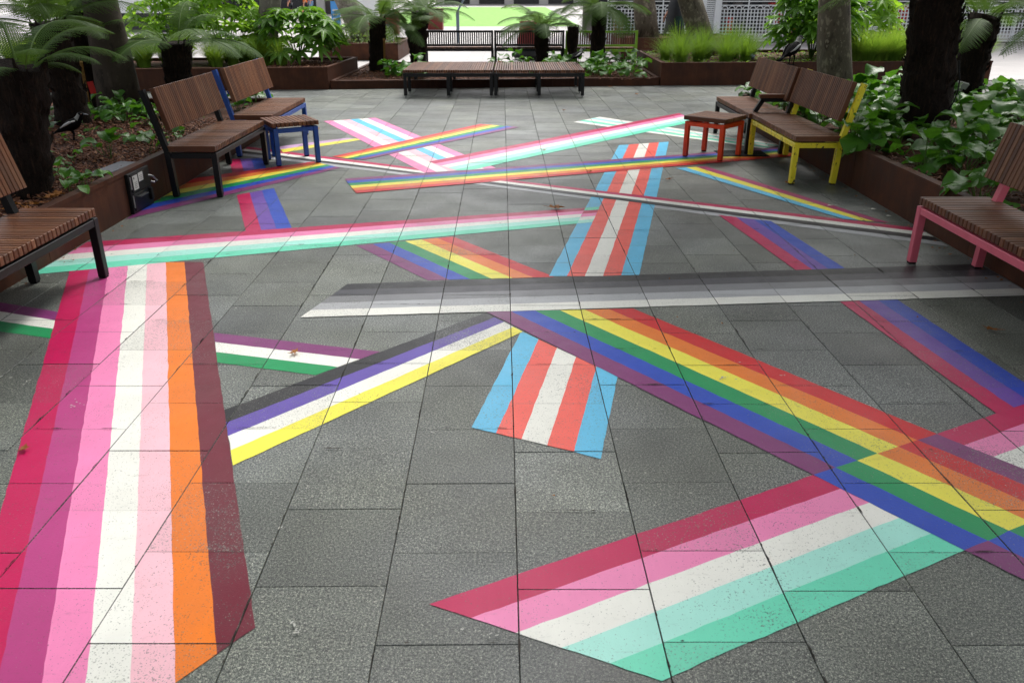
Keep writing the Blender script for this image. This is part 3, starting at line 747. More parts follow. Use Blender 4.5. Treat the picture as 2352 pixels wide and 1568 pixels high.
for px, py in pos:
    bergenia(zone(px,py), px, py, .30, rl.randint(8,11), rl.uniform(.72,1.08), 1.5, group='broad leaved plants filling the right planter')
# left planter: sparse
for (x, y, s, n) in [(250,358,.9,7),(165,372,.6,4),(205,425,.8,6),(150,412,.7,5),(350,345,.8,5),(330,322,.8,5),(300,322,.7,5),(395,300,.8,5),(375,275,.9,6),(345,268,.9,6),(310,262,1,7),(280,262,1,7),(255,262,.9,6),
                     (225,268,.9,6),(240,272,.9,6),(265,275,.9,6),(290,278,.9,6),(325,272,.9,7),(205,275,.8,5),(140,262,.8,6),(120,270,.8,6),(110,290,.8,5),(345,285,.8,6),(420,275,.8,6),(560,235,1.1,8),(600,228,1.1,8),(585,243,1,7),(545,250,1,7),(400,320,.7,5),(435,250,1,7),(465,245,1,7),(100,395,.7,5),(190,440,.7,4),(215,300,.6,4),(160,318,.5,3)]:
    p = G(x, y, .33)
    if p.x > -3.25: p.x = -3.27
    lab = ('small broad leaved plant in the mulch near the power box' if y > 340 else 'small broad leaved plant under the blue bench backrest' if x > 500 else
           'small broad leaved plant behind the black bench backrest' if x > 330 else 'small broad leaved plant round the foot of the dark plane trunk' if x > 215 and y < 290 else 'small broad leaved plant near the magpie on the mulch')
    bergenia(lab, p.x, p.y, .30, n, s*.72, 1.2, 'broad leaved plants in the left mulch bed')
# centre planter
for i in range(44):
    x = rl.choice([rl.uniform(.2,2.6), rl.uniform(1.1,2.65), rl.uniform(-2.4,-1.7), rl.uniform(-1.6,2.6)]); y = rl.uniform(16.35,18.9)
    if x < 1.25: y = rl.uniform(17.2,19.2)
    if -1.65 > x: y = rl.uniform(16.2,16.9)
    lab = ('broad leaved plant in the low planter right of the long bench' if x > 1.25 else 'broad leaved plant at the left end of the long bench' if x < -1.65 else 'broad leaved plant directly behind the long bench')
    bergenia(lab, x, y, .11, rl.randint(4,6), rl.uniform(.8,1.15), 1.2, 'broad leaved plants in the centre planter')
# fatsia: lobed leaves
def palm_leaf(name, mat, seed, L=.24):
    rr = random.Random(seed); mb = MB(); nl = 7; pts = []; cx = .10
    st = .16
    for k in range(nl):
        a = R(-125+250*k/(nl-1)); ln = L*(.62+.38*math.cos(a*.55))*rr.uniform(.9,1.08); w = R(13)
        pts += [(ln*.52*math.cos(a-w*1.35), ln*.52*math.sin(a-w*1.35), .0), (ln*.80*math.cos(a-w*.55), ln*.80*math.sin(a-w*.55), -.02), (ln*math.cos(a), ln*math.sin(a), -.055),
                (ln*.80*math.cos(a+w*.55), ln*.80*math.sin(a+w*.55), -.02), (ln*.52*math.cos(a+w*1.35), ln*.52*math.sin(a+w*1.35), .0), (ln*.40*math.cos(a+R(20)), ln*.40*math.sin(a+R(20)), .012)]
    pts = pts[:-1]; n = len(pts)
    vs = [(cx,0,st)]+[(cx+p[0],p[1],st+p[2]+rr.uniform(-.006,.006)) for p in pts]
    mb.add(vs, [(0,i,i+1) for i in range(1,n)], 0); mb.tube([(0,0,0),(.04,0,st*.7),(cx,0,st)], [.005,.004,.003], 5, 1)
    return mb.mesh(name, [mat, M['stalk']], True)
palmL = [palm_leaf('leaf', M['fatsia'], i) for i in range(3)]; palmD = [palm_leaf('leaf', M['fatsia_dark'], 10+i) for i in range(3)]
def fatsia(label, x, y, z, rx, rz_, n, size, leaves, ry=None):
    t = thing('lobed_shrub', label, 'shrub', (x,y,z), 0, 'lobed leaf shrubs'); ry = ry or rx*.8
    mb = MB()
    for k in range(6):
        a = k*1.05; mb.tube([(0,0,0),(rx*.25*math.cos(a),ry*.25*math.sin(a),rz_*.5),(rx*.6*math.cos(a),ry*.6*math.sin(a),rz_*.95)], [.018,.013,.007], 6)
    mb.build('stem', M['stalk'], t, True)
    for i in range(n):
        a = rl.uniform(0,6.28); u = rl.uniform(-.1,1); r = math.sqrt(max(.05,1-u*u))*rl.uniform(.6,1.0)
        link('leaf', leaves[i%3], t, (rx*r*math.cos(a), ry*r*math.sin(a), max(.05,rz_*(.25+.75*max(0,u)) + rl.uniform(-.08,.08))), (rl.uniform(-.3,.3), rl.uniform(-.1,.75), a+rl.uniform(-.5,.5)), size*rl.uniform(.75,1.2))
    return t
p = at(480,60,17.2); fatsia('pale green lobed shrub behind the left plane trunk', -6.6, 17.0, .34, .75, 1.25, 95, 1.15, palmL)
fatsia('bright green lobed shrub rising behind the blue bench', -5.75, 17.2, .34, .8, 1.30, 120, 1.15, palmL)
fatsia('large dark lobed shrub at the right end of the back left planter', -4.25, 17.0, .34, .75, .85, 120, 1.2, palmD)
fatsia('yellow-green lobed shrub at the far left of the back planter', -8.6, 17.1, .34, .7, 1.1, 80, 1.15, palmL)
fatsia('tall lobed shrub behind the perched magpie', 6.15, 17.6, .36, .8, 1.25, 150, 1.2, palmD)
fatsia('bright lobed shrub right of the mottled plane trunk', 7.35, 18.6, .36, .85, 1.25, 110, 1.25, palmL)
# grass clumps
def grass_mesh(seed, mat, n=480, h=.5, spread=.5):
    rr = random.Random(seed); mb = MB()
    for i in range(n):
        a = rr.uniform(0,6.28); r0 = rr.uniform(0,.10); hh = h*rr.uniform(.6,1.1); sp = spread*rr.uniform(.15,1); w = rr.uniform(.004,.008)
        d = Vector((math.cos(a),math.sin(a),0)); s = Vector((-d.y,d.x,0))*w; pts = []
        for k in range(5):
            u = k/4; pts.append(d*(r0+sp*u**1.8)+Vector((0,0,hh*(u-.38*u*u*sp/spread)*1.25)))
        vs = []
        for k, p_ in enumerate(pts): ww = (1-k/4.3); vs += [p_-s*ww, p_+s*ww]
        mb.add(vs, [(2*k,2*k+1,2*k+3,2*k+2) for k in range(4)])
    return mb.mesh('blades', mat)
gl = [grass_mesh(i, M['grass_lime']) for i in range(2)]; gg = [grass_mesh(5+i, M['grass'], 360, .52, .60) for i in range(2)]
def clump(label, x, y, z, me, s, group):
    t = thing('grass_clump', label, 'grass', (x,y,z), 0, group); link('blades', me, t, (0,0,0), (0,0,rl.uniform(0,6)), s); return t
for i in range(26): clump('lime green grass clump in the back left planter', -10.6+.235*i*1.05+rl.uniform(-.1,.1), back_line(-8)+.75+rl.uniform(-.25,.45)+.1*(i*.235), .34, gl[i%2], rl.uniform(.9,1.2), 'lime grass clumps in the back left planter')
for (x, y, s) in [(3.3,16.75,1.0),(3.75,17.2,1.05),(3.55,18.3,1.1),(4.2,16.85,1.0),(4.05,18.0,1.2),(4.65,17.1,.95),(4.7,18.2,1.1),(3.15,17.6,.9),(4.45,17.6,1.0),(4.9,17.7,.9)]:
    clump('arching green grass tuft in the back right planter near its left corner', x, y, .36, gg[rl.randrange(2)], s*rl.uniform(.95,1.15), 'grass tufts in the back right planter, left of the spotlight')
for i in range(17): clump('lime green grass clump behind the right fern trunks', 6.55+.17*i, 17.1+rl.uniform(-.2,.5), .36, gl[i%2] if i%3 else gg[i%2], rl.uniform(1.0,1.3), 'lime grass clumps behind the right fern trunks')
mb = MB()
for i in range(1500):
    x, y = rl.uniform(2.95,9.2), rl.uniform(16.45,19.5); s = rl.uniform(.02,.045); a = rl.uniform(0,6.28); z = .37+rl.uniform(0,.06)
    y = max(y, back_line(x)+.12)
    mb.add([(x+s*math.cos(a+q),y+s*math.sin(a+q),z+rl.uniform(-.015,.015)) for q in (0,1.57,3.14,4.71)], [(0,1,2,3)])
mb.build('ground_cover', M['grass'], kind='stuff', label='low green ground cover in the back right planter', category='ground cover')
def small_shrub(label, x, y, z, rx, rz_, n):
    t = thing('small_leaf_shrub', label, 'shrub', (x,y,z), 0, 'small leaved shrubs'); mb = MB()
    for i in range(n):
        a = rl.uniform(0,6.28); u = rl.random(); r = rx*math.sqrt(rl.random())*(1-.4*u); s = rl.uniform(.02,.04); zz = rz_*u*(1-.3*(r/rx)**2)
        c0 = Vector((r*math.cos(a),r*math.sin(a),zz)); e1 = Vector((rl.uniform(-1,1),rl.uniform(-1,1),rl.uniform(-.4,.8))).normalized(); e2 = e1.cross(Vector((rl.uniform(-1,1),rl.uniform(-1,1),1))).normalized()
        mb.add([c0-e1*s, c0+e2*s*.5, c0+e1*s, c0-e2*s*.5], [(0,1,2,3)])
    mb.build('foliage', M['shrub'], t); mb = MB()
    for k in range(7): mb.tube([(0,0,0),(rx*.5*math.cos(k),rx*.5*math.sin(k),rz_*.8)], [.008,.004], 5)
    mb.build('stem', M['stalk'], t)
small_shrub('pale green small leaved bush left of the fern trunks, left half', -4.55, 23.5, .36, .6, .5, 900)
small_shrub('pale green small leaved bush left of the fern trunks, right half', -3.55, 23.5, .36, .6, .45, 900)
small_shrub('tall thin weed above the far left shrubs', -4.7, 24.6, .36, .12, .95, 120)

# --- tree ferns
def frond_mesh(seed, e0, e1, L=1.0, npin=38):
    rr = random.Random(seed); mb = MB(); n = 16; pts = [Vector((0,0,0))]; sd = rr.uniform(-.25,.25)
    for i in range(n):
        u = (i+.5)/n; e = e0+(e1-e0)*u**1.15; b = sd*u
        pts.append(pts[-1]+Vector((math.cos(e)*math.cos(b),math.cos(e)*math.sin(b),math.sin(e)))*L/n)
    mb.tube(pts, [.010*(1-.85*i/n) for i in range(n+1)], 5, 1)
    for i in range(npin):
        u = .10+.90*(i+.5)/npin; fi = u*n; k = min(n-1,int(fi)); p = pts[k].lerp(pts[k+1], fi-k); d = (pts[k+1]-pts[k]).normalized()
        side = d.cross(Vector((0,0,1))).normalized(); upv = side.cross(d).normalized()
        pl = .27*L*(math.sin(math.pi*min(1,(u*.86+.10)))**.8)*rr.uniform(.92,1.06)
        for s in (-1,1):
            dr = (side*s + d*.42 - upv*.10).normalized(); np_ = max(5,int(pl/.020)); pw = .021*L*(.6+.4*pl/.27)
            sag = rr.uniform(.10,.28)
            for j in range(np_):
                q = (j+.3)/np_; c0 = p+dr*pl*q - Vector((0,0,sag*pl*q*q)); w = pw*(1-.75*q); hl = pl/np_*.44
                nd = dr.cross(upv).normalized()
                for s2 in (-1,1):
                    tip = c0+nd*s2*w+dr*hl*.9-upv*.004
                    mb.add([c0-dr*hl, c0+dr*hl, tip+dr*hl*.5, tip-dr*hl*.2], [(0,1,2,3)], 0)
    return mb.mesh('frond', [M['fern'], M['stalk']])
FR = [frond_mesh(1, R(62), R(-28)), frond_mesh(2, R(42), R(-38)), frond_mesh(3, R(22), R(-42)), frond_mesh(4, R(2), R(-60)), frond_mesh(5, R(78), R(0))]
def fern(label, base, top, r0, r1, fronds, size=1.0, kink=0.0, stubs=40, seed=0):
    """fronds: list of (azimuth degrees, variant, scale)"""
    rr = random.Random(seed); base, top = Vector(base), Vector(top); t = thing('tree_fern', label, 'tree fern', base, 0, 'tree ferns'); v = top-base
    n = 16; path = []; rad = []
    for i in range(n+1):
        u = i/n; path.append(v*u + Vector((kink*math.sin(u*math.pi),0,0)) + Vector((rr.uniform(-.012,.012),rr.uniform(-.012,.012),0)))
        rad.append(r0*(1-u)+r1*u + rr.uniform(-.012,.012) + (.03 if i == 0 else 0))
    path[0].z -= .06
    mb = MB(); random.seed(seed); mb.tube(path, rad, 22, 0, jit=.10); mb.build('trunk', M['fernbark'], t, True)
    mb = MB()
    for i in range(stubs):
        u = rr.uniform(.08,.99)**.7; k = min(n-1,int(u*n)); p = path[k].lerp(path[k+1],u*n-k); a = rr.uniform(0,6.28); r = r0*(1-u)+r1*u
        d = Vector((math.cos(a),math.sin(a),0)); l = rr.uniform(.04,.12)
        mb.tube([p+d*r*.85, p+d*(r+.012)+Vector((0,0,l*.5)), p+d*(r+.028)+Vector((0,0,l))], [.018,.013,.004], 5)
    mb.build('frond_stubs', M['fernbark'], t, kind='stuff')
    for (az, k, s) in fronds:
        link('frond', FR[k], t, v+Vector((.5*r1*math.cos(R(az)),.5*r1*math.sin(R(az)),-.03)), (rr.uniform(-.15,.15),0,R(az)), s*size*rr.uniform(.92,1.08))
    return t
def ring(n, ks, s=1.0, a0=0, seed=0):
    rr = random.Random(seed); return [(a0+360*i/n+rr.uniform(-14,14), ks[i%len(ks)], s*rr.uniform(.85,1.1)) for i in range(n)]
def onbed(x, y, z): p = G(x, y, z); return Vector((p.x, p.y, z))
b1 = onbed(68,448,.30); fern('thick tree fern trunk at the left edge in front of the mulch bed', b1, at(46,150,b1.y), .165, .16, ring(7,(1,2,0,1),.46,5,1)+[(18,1,.66),(48,0,.75),(85,0,.75),(130,0,.75)], 1, .0, 60, 1)
b2 = onbed(172,288,.30); fern('dark tree fern with leaning trunk behind the magpie in the mulch', b2, at(108,52,b2.y), .175, .165, ring(11,(1,0,2,4),1.0,20,2), 1, .02, 60, 2)
b3 = onbed(212,248,.30); fern('dark tree fern trunk with a rusty top and red tag left of the plane trunk', b3, at(165,30,b3.y), .20, .17, ring(9,(0,4,1,0),1.0,0,3), 1, .0, 60, 3)
b4 = onbed(420,246,.30); fern('short tree fern with wide fronds rising behind the black bench', b4, at(403,98,b4.y), .13, .19, ring(10,(1,2,0,2),.95,10,4)+[(90,4,.8),(178,2,1.0),(2,2,1.05)], 1, -.02, 60, 4)
b5 = onbed(868,166,.11); fern('tree fern with thick brown trunk at the left of the centre planter', b5, at(868,42,b5.y), .17, .155, ring(12,(1,2,0,3),1.25,0,5), 1, -.02, 40, 5)
b6 = onbed(955,163,.11); fern('thin young tree fern left of the long bench', b6, at(940,72,b6.y), .14, .09, ring(8,(0,4,1,0),.9,0,6), 1, .06, 30, 6)
b7 = onbed(962,152,.11); fern('dark tree fern standing just behind the thin young one', b7, at(966,28,b7.y), .135, .18, ring(12,(1,2,0,2),1.25,30,7), 1, .0, 40, 7)
b8 = onbed(1245,141,.11); fern('tree fern with broad spreading crown behind the long bench', b8, at(1244,60,b8.y), .145, .17, ring(14,(1,2,0,2),1.2,0,8)+[(200,3,1.0)], 1, .0, 40, 8)
b9 = onbed(1371,152,.11); fern('tall tree fern in front of the lime green bench', b9, at(1376,12,b9.y), .17, .15, ring(12,(1,2,3,2),1.15,0,9)+[(-70,3,1.3),(-110,3,1.1)], 1, .0, 40, 9)
b10 = onbed(2118,302,.30); fern('massive dark tree fern trunk rising from the right planter', b10, at(2152,-12,b10.y), .255, .235, ring(10,(1,2,0,4),1.0,0,10)+[(0,2,1.0),(-25,2,1.0)], 1, .0, 90, 10)
b11 = onbed(2208,246,.30); fern('leaning tree fern trunk with a white tag at the right', b11, at(2262,36,b11.y), .18, .18, ring(11,(1,2,0,3),.95,0,11), 1, .0, 60, 11)
b12 = Vector((7.0,10.2,.30)); fern('tree fern whose lowest frond hangs in from the right edge', b12, Vector((6.75,9.6,1.62)), .18, .18, ring(9,(1,2,0,2),1.1,0,12)+[(182,3,1.35),(196,2,1.3)], 1, .0, 20, 12)
# dead stump
st = onbed(1314,146,.11); t = thing('fern_stump', 'bare dead fern stump behind the magpie on the long bench', 'stump', st); mb = MB(); tp = at(1316,62,st.y)-st
mb.tube([tp*(i/8)+Vector((.015*math.sin(i),0,0)) for i in range(9)], [.11,.105,.10,.11,.12,.125,.13,.135,.12], 16, 0, jit=.12); mb.build('trunk', M['fernbark'], t, True)
mb = MB(); [mb.tube([tp+Vector((.1*math.cos(k),.1*math.sin(k),-.08)), tp+Vector((.14*math.cos(k),.14*math.sin(k),.05))], [.02,.004], 5) for k in range(9)]; mb.build('frond_stubs', M['fernbark'], t, kind='stuff')
# stakes, tags, tube
def stake(label, p, q, r=.016): q = Vector(q); p = Vector(p); o = MB().bar((0,0,-.05), q-p, r*2, r*2).build('stake', M['stake'], loc=p); tag(o, label, 'stake')
stake('thin pale wooden stake beside the dark fern trunks at left', onbed(208,262,.3), at(186,142,9.9))
stake('thin wooden stake against the brown fern trunk in the centre planter', onbed(884,165,.11), at(882,90,17.5), .02)
p = at(211,202,b3.y-.25); o = MB().box((-.035,-.004,-.075),(.035,.004,.075)).build('tag', M['red_tag'], loc=p); o.rotation_euler = (0,R(-8),.3); tag(o, 'small red tag on the rusty fern trunk at left', 'tag')
p = at(2204,200,b11.y-.24); t = thing('plant_tag', 'folded white tag hanging on the leaning fern trunk', 'tag', p)
o = MB().box((-.055,-.004,-.10),(.055,.0,.0)).build('card', M['label'], t); o.rotation_euler = (.15,R(14),.1)
o2 = MB().box((-.075,-.03,.0),(.075,.002,.075)).build('cover', M['label'], t); o2.rotation_euler = (.5,R(14),.1)
mb = MB(); [mb.box((-.035+.02*k,-.0055,-.075),(-.022+.02*k,-.0042,-.05)) for k in range(4)]; o3 = mb.build('print', M['print'], o)
pts = [at(x,y,8.5) for x,y in ((2200,235),(2202,290),(2198,340),(2185,380),(2165,415))]
pts = [at(2203,140,8.45), at(2204,185,8.45), at(2200,210,8.45), at(2190,235,8.45), at(2172,262,8.5)]
o = MB().tube([p_-pts[-1] for p_ in pts], .008, 6).build('irrigation_tube', M['foot'], loc=pts[-1], smooth=True); tag(o, 'thin black irrigation tube beside the massive fern trunk', 'tube')

# --- plane trees; crowns out of view, spread and thinned for the shade they cast
def tree(label, base, top, r0, r1, bark, crown_c=None, crown_r=(3,3,2), leaves=3500, seed=0):
    rr = random.Random(seed); base, top = Vector(base), Vector(top); t = thing('plane_tree', label, 'tree', base, 0, 'plane trees round the square')
    v = top-base; H = crown_c[2]-.6 - base.z; ext = v*(H/max(.3,v.z)); n = 14
    path = [ext*(i/n)+Vector((.03*math.sin(i*.9+seed),.03*math.cos(i*.7+seed),0)) for i in range(n+1)]; path[0].z = -.08
    rad = [(r0+(r1-r0)*min(1,i/n*2.2))*(1+.10*math.exp(-i*1.1))*(1-.35*i/n)*rr.uniform(.97,1.03) for i in range(n+1)]
    mb = MB(); random.seed(seed); mb.tube(path, rad, 24, 0, jit=.025); mb.build('trunk', bark, t, True)
    c = Vector(crown_c)-base; mb = MB()
    for k in range(8):
        a = k*.785+rr.uniform(-.3,.3); e = c+Vector((crown_r[0]*.75*math.cos(a),crown_r[1]*.75*math.sin(a),rr.uniform(-.2,.7)*crown_r[2])); s = path[n-rr.randint(0,3)]
        mb.tube([s, s.lerp(e,.5)+Vector((0,0,.35)), e], [r1*.45,r1*.25,.03], 7)
    mb.build('limb', bark, t, True); mb = MB()
    cl = [(c+Vector((crown_r[0]*rr.uniform(-.8,.8),crown_r[1]*rr.uniform(-.8,.8),crown_r[2]*rr.uniform(-.7,.7))), rr.uniform(.5,1.0)) for _ in range(34)]
    for i in range(leaves):
        cc, cr = cl[rr.randrange(34)]; d = Vector((rr.gauss(0,1),rr.gauss(0,1),rr.gauss(0,.7)))*cr*.5; p_ = cc+d; s = rr.uniform(.09,.16)
        e1 = Vector((rr.uniform(-1,1),rr.uniform(-1,1),rr.uniform(-.5,.5))).normalized(); e2 = e1.cross(Vector((rr.uniform(-.4,.4),rr.uniform(-.4,.4),1))).normalized()
        mb.add([p_-e1*s, p_-e1*s*.2+e2*s*.9, p_+e1*s, p_-e1*s*.2-e2*s*.9], [(0,1,2,3)])
    mb.build('crown', M['crown'], t); return t
bt = onbed(272,250,.30); tree('plane tree with dark leaning trunk in the left mulch bed', bt, at(235,0,bt.y), .255, .18, M['darkbark'], (-4.4,9.2,6.6), (4.0,4.2,1.5), 10500, 1)
tree('pale plane trunk rising from the back left planter behind the blue bench', (-5.0,17.1,.32), at(624,0,17.1), .21, .18, M['palebark'], (-5.4,18.2,10.5), (2.4,2.2,1.5), 900, 2)
tree('pale plane trunk in the far planter left of the fern trunks', (-4.1,24.2,.34), at(795,0,24.2), .30, .24, M['palebark'], (-5,24.5,11.0), (2.4,2.2,1.5), 700, 3)
bt = Vector((4.25,10.9,.30)); tree('mottled plane trunk behind the yellow bench', bt, at(1915,0,10.9), .225, .185, M['planebark'], (4.4,9.0,6.6), (4.0,4.2,1.5), 10500, 4)
tree('plane trunk among the grass tufts hiding a person in a dark coat', (4.38,19.1,.36), at(1584,0,19.1), .26, .22, M['planebark'], (4.8,19.2,10.5), (2.4,2.2,1.5), 900, 5)
tree('plane trunk in the far planter behind the lime green bench', (3.75,23.8,.46), at(1477,0,23.8), .30, .24, M['planebark'], (4.0,24.2,11.0), (2.4,2.2,1.5), 700, 6)

tree('added plane tree out of view on the left, its crown put there to shade the paving', (-5.7,2.6,.30), (-5.5,2.8,3.4), .24, .19, M['planebark'], (-2.6,2.6,6.4), (3.8,4.4,1.5), 11000, 7)  # unseen tree added so that its crown dims the foreground
tree('added plane tree out of view on the right, its crown put there to shade the paving', (5.9,2.4,.30), (5.6,2.6,3.4), .24, .19, M['planebark'], (3.8,2.2,6.6), (3.6,4.2,1.5), 8300, 8)  # its unseen counterpart on the right, also added for its shade

# --- spotlight
p = at(1722,112,17.3); t = thing('spotlight', 'small dark spotlight tilted up in the back right planter', 'spotlight', (p.x,p.y,.36)); 
MB().tube([(0,0,0),(0,0,.09)], .012, 8).build('stem', M['black_steel'], t)
mb = MB(); mb.tube([(.10,.03,.08),(-.10,-.03,.17)], [.05,.058], 16); mb.build('housing', M['grey_steel'], t, False)
mb = MB(); mb.tube([(-.1005,-.0302,.1702),(-.104,-.0312,.1718)], [.05,.05], 16); mb.build('lens', M['label'], t)

# ================================================================== MAGPIES
def magpie(label, loc, rz, pitch=0, scale=1.0):
    t = thing('magpie', label, 'bird', loc, rz, 'magpies'); t.scale = (scale,)*3; mb = MB()
    P = [(-.215,.045,.022,.004),(-.16,.075,.024,.007),(-.11,.098,.026,.014),(-.07,.118,.038,.032),(-.03,.132,.050,.048),(.01,.147,.054,.054),(.045,.165,.050,.050),(.072,.19,.038,.038),(.088,.215,.030,.031),(.10,.238,.029,.030),(.117,.247,.024,.024),(.131,.246,.012,.012)]
    n = 12; k = len(P); path = [Vector((a,0,b)) for a,b,_,_ in P]
    mb.tube(path, [(c_,d_) for _,_,c_,d_ in P], n)
    idx = []
    for i in range(k-1):
        for j in range(n):
            top_side = math.sin(2*math.pi*(j+.5)/n) > .1
            idx.append(1 if (i in (7,8) and top_side) else 0)
    mb.m = idx + [0,0]
    b = len(mb.m); mb.tube([(.128,0,.246),(.150,0,.243),(.178,0,.237)], [.0095,.007,.0015], 8, 2)
    for s in (-1,1):
        mb.tube([(-.005,s*.022,.115),(.012,s*.024,.06),(.0,s*.024,.0035)], [.014,.006,.0045], 6, 3)
        for an in (-.5,0,.5,3.14): mb.tube([(0,s*.024,.005),(.032*math.cos(an),s*.024+.032*math.sin(an),.003)], [.0045,.002], 5, 3)
    mb.build('body', [M['feather'],M['nape'],M['beak'],M['feather']], t, True)
    for s in (-1,1):
        mb = MB(); mb.tube([(.055,s*.036,.178),(.02,s*.052,.165),(-.04,s*.050,.138),(-.10,s*.030,.105),(-.15,s*.014,.085)], [(.006,.018),(.010,.036),(.010,.036),(.008,.022),(.003,.006)], 10)
        w = mb.build('wing', M['feather'], t, True)
        mb = MB(); mb.tube([(.05,s*.046,.19),(.0,s*.060,.178),(-.05,s*.0600,.152),(-.095,s*.040,.125)], [(.004,.006),(.007,.012),(.007,.010),(.002,.003)], 8); mb.build('wing_patch', M['featherw'], w, True)
        mb = MB(); mb.tube([(.113,s*.022,.251),(.113,s*.0255,.251)], [.0045,.003], 8); mb.build('eye', M['eye'], t)
    return t
pm = onbed(170,322,.325); magpie('magpie walking on the mulch between the left fern trunks', pm, R(18), 0, 1.0)
pm = G(1326,146,.45); magpie('magpie standing on the right end of the long slatted bench', (pm.x,pm.y,.449), R(35), 0, 1.0)
pm = G(1832,152,.93); magpie('magpie perched on top of the yellow bench backrest', (3.105,9.50,.926), R(40), 0, 1.15)

# ================================================================== FALLEN LEAVES AND LITTER
def dry_leaf(seed, s):
    rr = random.Random(seed); mb = MB(); n = 15; pts = []
    for j in range(n):
        a = 6.283*j/n; r = s*(1.0 if j%3==0 else .55)*rr.uniform(.8,1.15); pts.append((r*math.cos(a), r*.8*math.sin(a), .006+rr.uniform(0,.4)*s*abs(math.sin(a*1.5+seed))))
    mb.add([(0,0,.004)]+pts, [(0,1+j,1+(j+1)%n) for j in range(n)]); mb.tube([(0,0,.004),(-s*.9,.1*s,.012),(-s*1.5,.3*s,.02)], [.0025,.002,.001], 4); return mb.mesh('fallen_leaf', M['dry'], True)
for i, (x, y, s, lab) in enumerate([(1277,478,.075,'large curled orange leaf lying on the mint band'),(678,810,.035,'small brown leaf on the white stripe left of centre'),(2275,757,.045,'curled yellow-brown leaf on the grey paving at right'),
        (1535,413,.04,'brown leaf right of the tall blue and coral band'),(1810,421,.038,'brown leaf beside the front leg of the yellow bench'),(1250,345,.035,'tiny brown leaf on the far mint band'),
        (1295,254,.04,'brown leaf on bare paving in front of the long bench'),(1400,200,.05,'brown leaf near the foot of the right back planter'),(1462,217,.05,'brown leaf on the paving right of the long bench'),
        (728,297,.05,'orange leaf behind the blue stool'),(1355,395,.03,'tiny brown leaf on the long rainbow'),(57,1031,.03,'pale crumpled leaf on the crimson stripe at left'),(1148,143,.05,'curled leaf lying on the long slatted bench')]):
    z = .45 if 'slatted bench' in lab and 'lying' in lab else .0092
    p = G(x, y, z); o = link('fallen_leaf', dry_leaf(i, s), None, (p.x,p.y,z), (0,0,i*1.3)); tag(o, lab, 'leaf', 'fallen leaves')
rr = random.Random(9); ml = [dry_leaf(30+i, .06) for i in range(3)]
for (x, y) in [(20,480),(150,448),(50,470),(110,470),(10,465),(75,480),(180,455)]:
    p = G(x, y, .33); o = link('fallen_leaf', ml[rr.randrange(3)], None, (min(p.x,-3.3),p.y,.33), (rr.uniform(-.3,.3),0,rr.uniform(0,6))); tag(o, 'dry leaf on the mulch at the foot of the left edge fern trunk', 'leaf', 'dry leaves by the left edge fern trunk')
for (x, y, lab) in [(1905,503-28,'small white paper scrap on the magenta stripe'),(2040,499,'crumpled white scrap beside the right planter wall'),(2005,483,'tiny white scrap near the right planter wall')]:
    p = G(x, y); mb = MB(); mb.add([(-.024,-.010,.003),(.012,-.016,.007),(.030,.004,.003),(-.004,.014,.009),(0,0,.006)], [(0,1,4),(1,2,4),(2,3,4),(3,0,4)]); o = mb.build('paper_scrap', M['label'], loc=(p.x,p.y,.009)); tag(o, lab, 'litter', 'paper scraps')

mb = MB(); rr = random.Random(77)
for i in range(170):
    sd = rr.choice((-1,1,1)); x = sd*(3.12 - abs(rr.gauss(0,.07))); y = rr.uniform(3.2,11.2); s_ = rr.uniform(.006,.018); a = rr.uniform(0,6.28)
    if i > 130: x, y = rr.uniform(-2.6,2.6), rr.uniform(2.4,14); s_ *= .6
    mb.add([(x+s_*math.cos(a+q)*(1 if k%2 else .6), y+s_*math.sin(a+q)*(1 if k%2 else .6), .0085+rr.uniform(0,.008)) for k, q in enumerate((0,1.2,2.5,3.8,5.0))], [(0,1,2,3,4)])
mb.build('leaf_litter', M['dry'], paving, kind='stuff')

# ================================================================== BACKGROUND
# white lattice screens
def lattice(label, x0, x1, Y, z0=.22, z1=2.6):
    t = thing('lattice_screen', label, 'screen', (x0,Y,0), 0, 'white lattice screens'); w = x1-x0; mb = MB(); p = .108
    n = int(w/p)
    for i in range(n+1): mb.box((i*w/n-.014,-.012,z0),(i*w/n+.014,.012,1.10+.0))
    k = int((1.10-z0)/p)
    for j in range(k+1): 
        z = z0+j*(1.10-z0)/k; mb.box((0,.013,z-.014),(w,.03,z+.014))
    mb.box((0,.013,z0-.10),(w,.03,z0-.07))
    for i in range(int(w/.9)+1): mb.box((i*.9-.02,.031,.02),(i*.9+.02,.05,z1))
    z = 1.22
    while z < z1: mb.box((0,.013,z-.014),(w,.03,z+.014)); z += .12
    m2 = int(w/.22)
    for i in range(m2):
        for q in range(6):
            a0, a1 = math.pi*q/6, math.pi*(q+1)/6; cx = (i+.5)*w/m2
            mb.bar((cx+.10*math.cos(a0),0,1.11+.09*math.sin(a0)),(cx+.10*math.cos(a1),0,1.11+.09*math.sin(a1)),.02,.02)
    mb.build('lattice', M['white_paint'], t)
    return t
def post(label, x0, x1, Y):
    t = thing('screen_post', label, 'post', (x0,Y,0), 0, 'white posts between the lattice screens'); w = x1-x0
    MB().box((0,-.06,0),(w*.28,.10,3.2)).build('upright', M['white_paint'], t); MB().box((w*.72,-.06,0),(w,.10,3.2)).build('upright', M['white_paint'], t)
    mb = MB(); n = max(2,int(w*.44/.05)); [mb.box((w*.28+.002,0,.3+.06*k),(w*.72-.002,.02,.34+.06*k)) for k in range(44)]; mb.build('perforated_sheet', M['white_paint'], t)
YL = 28.6
def xat(x, Y=YL): return at(x, 60, Y).x
lattice('white lattice screen behind the lime green bench and plane trunks', xat(1395), xat(1604), YL)
post('white post between the first and second lattice screens', xat(1606), xat(1651), YL)
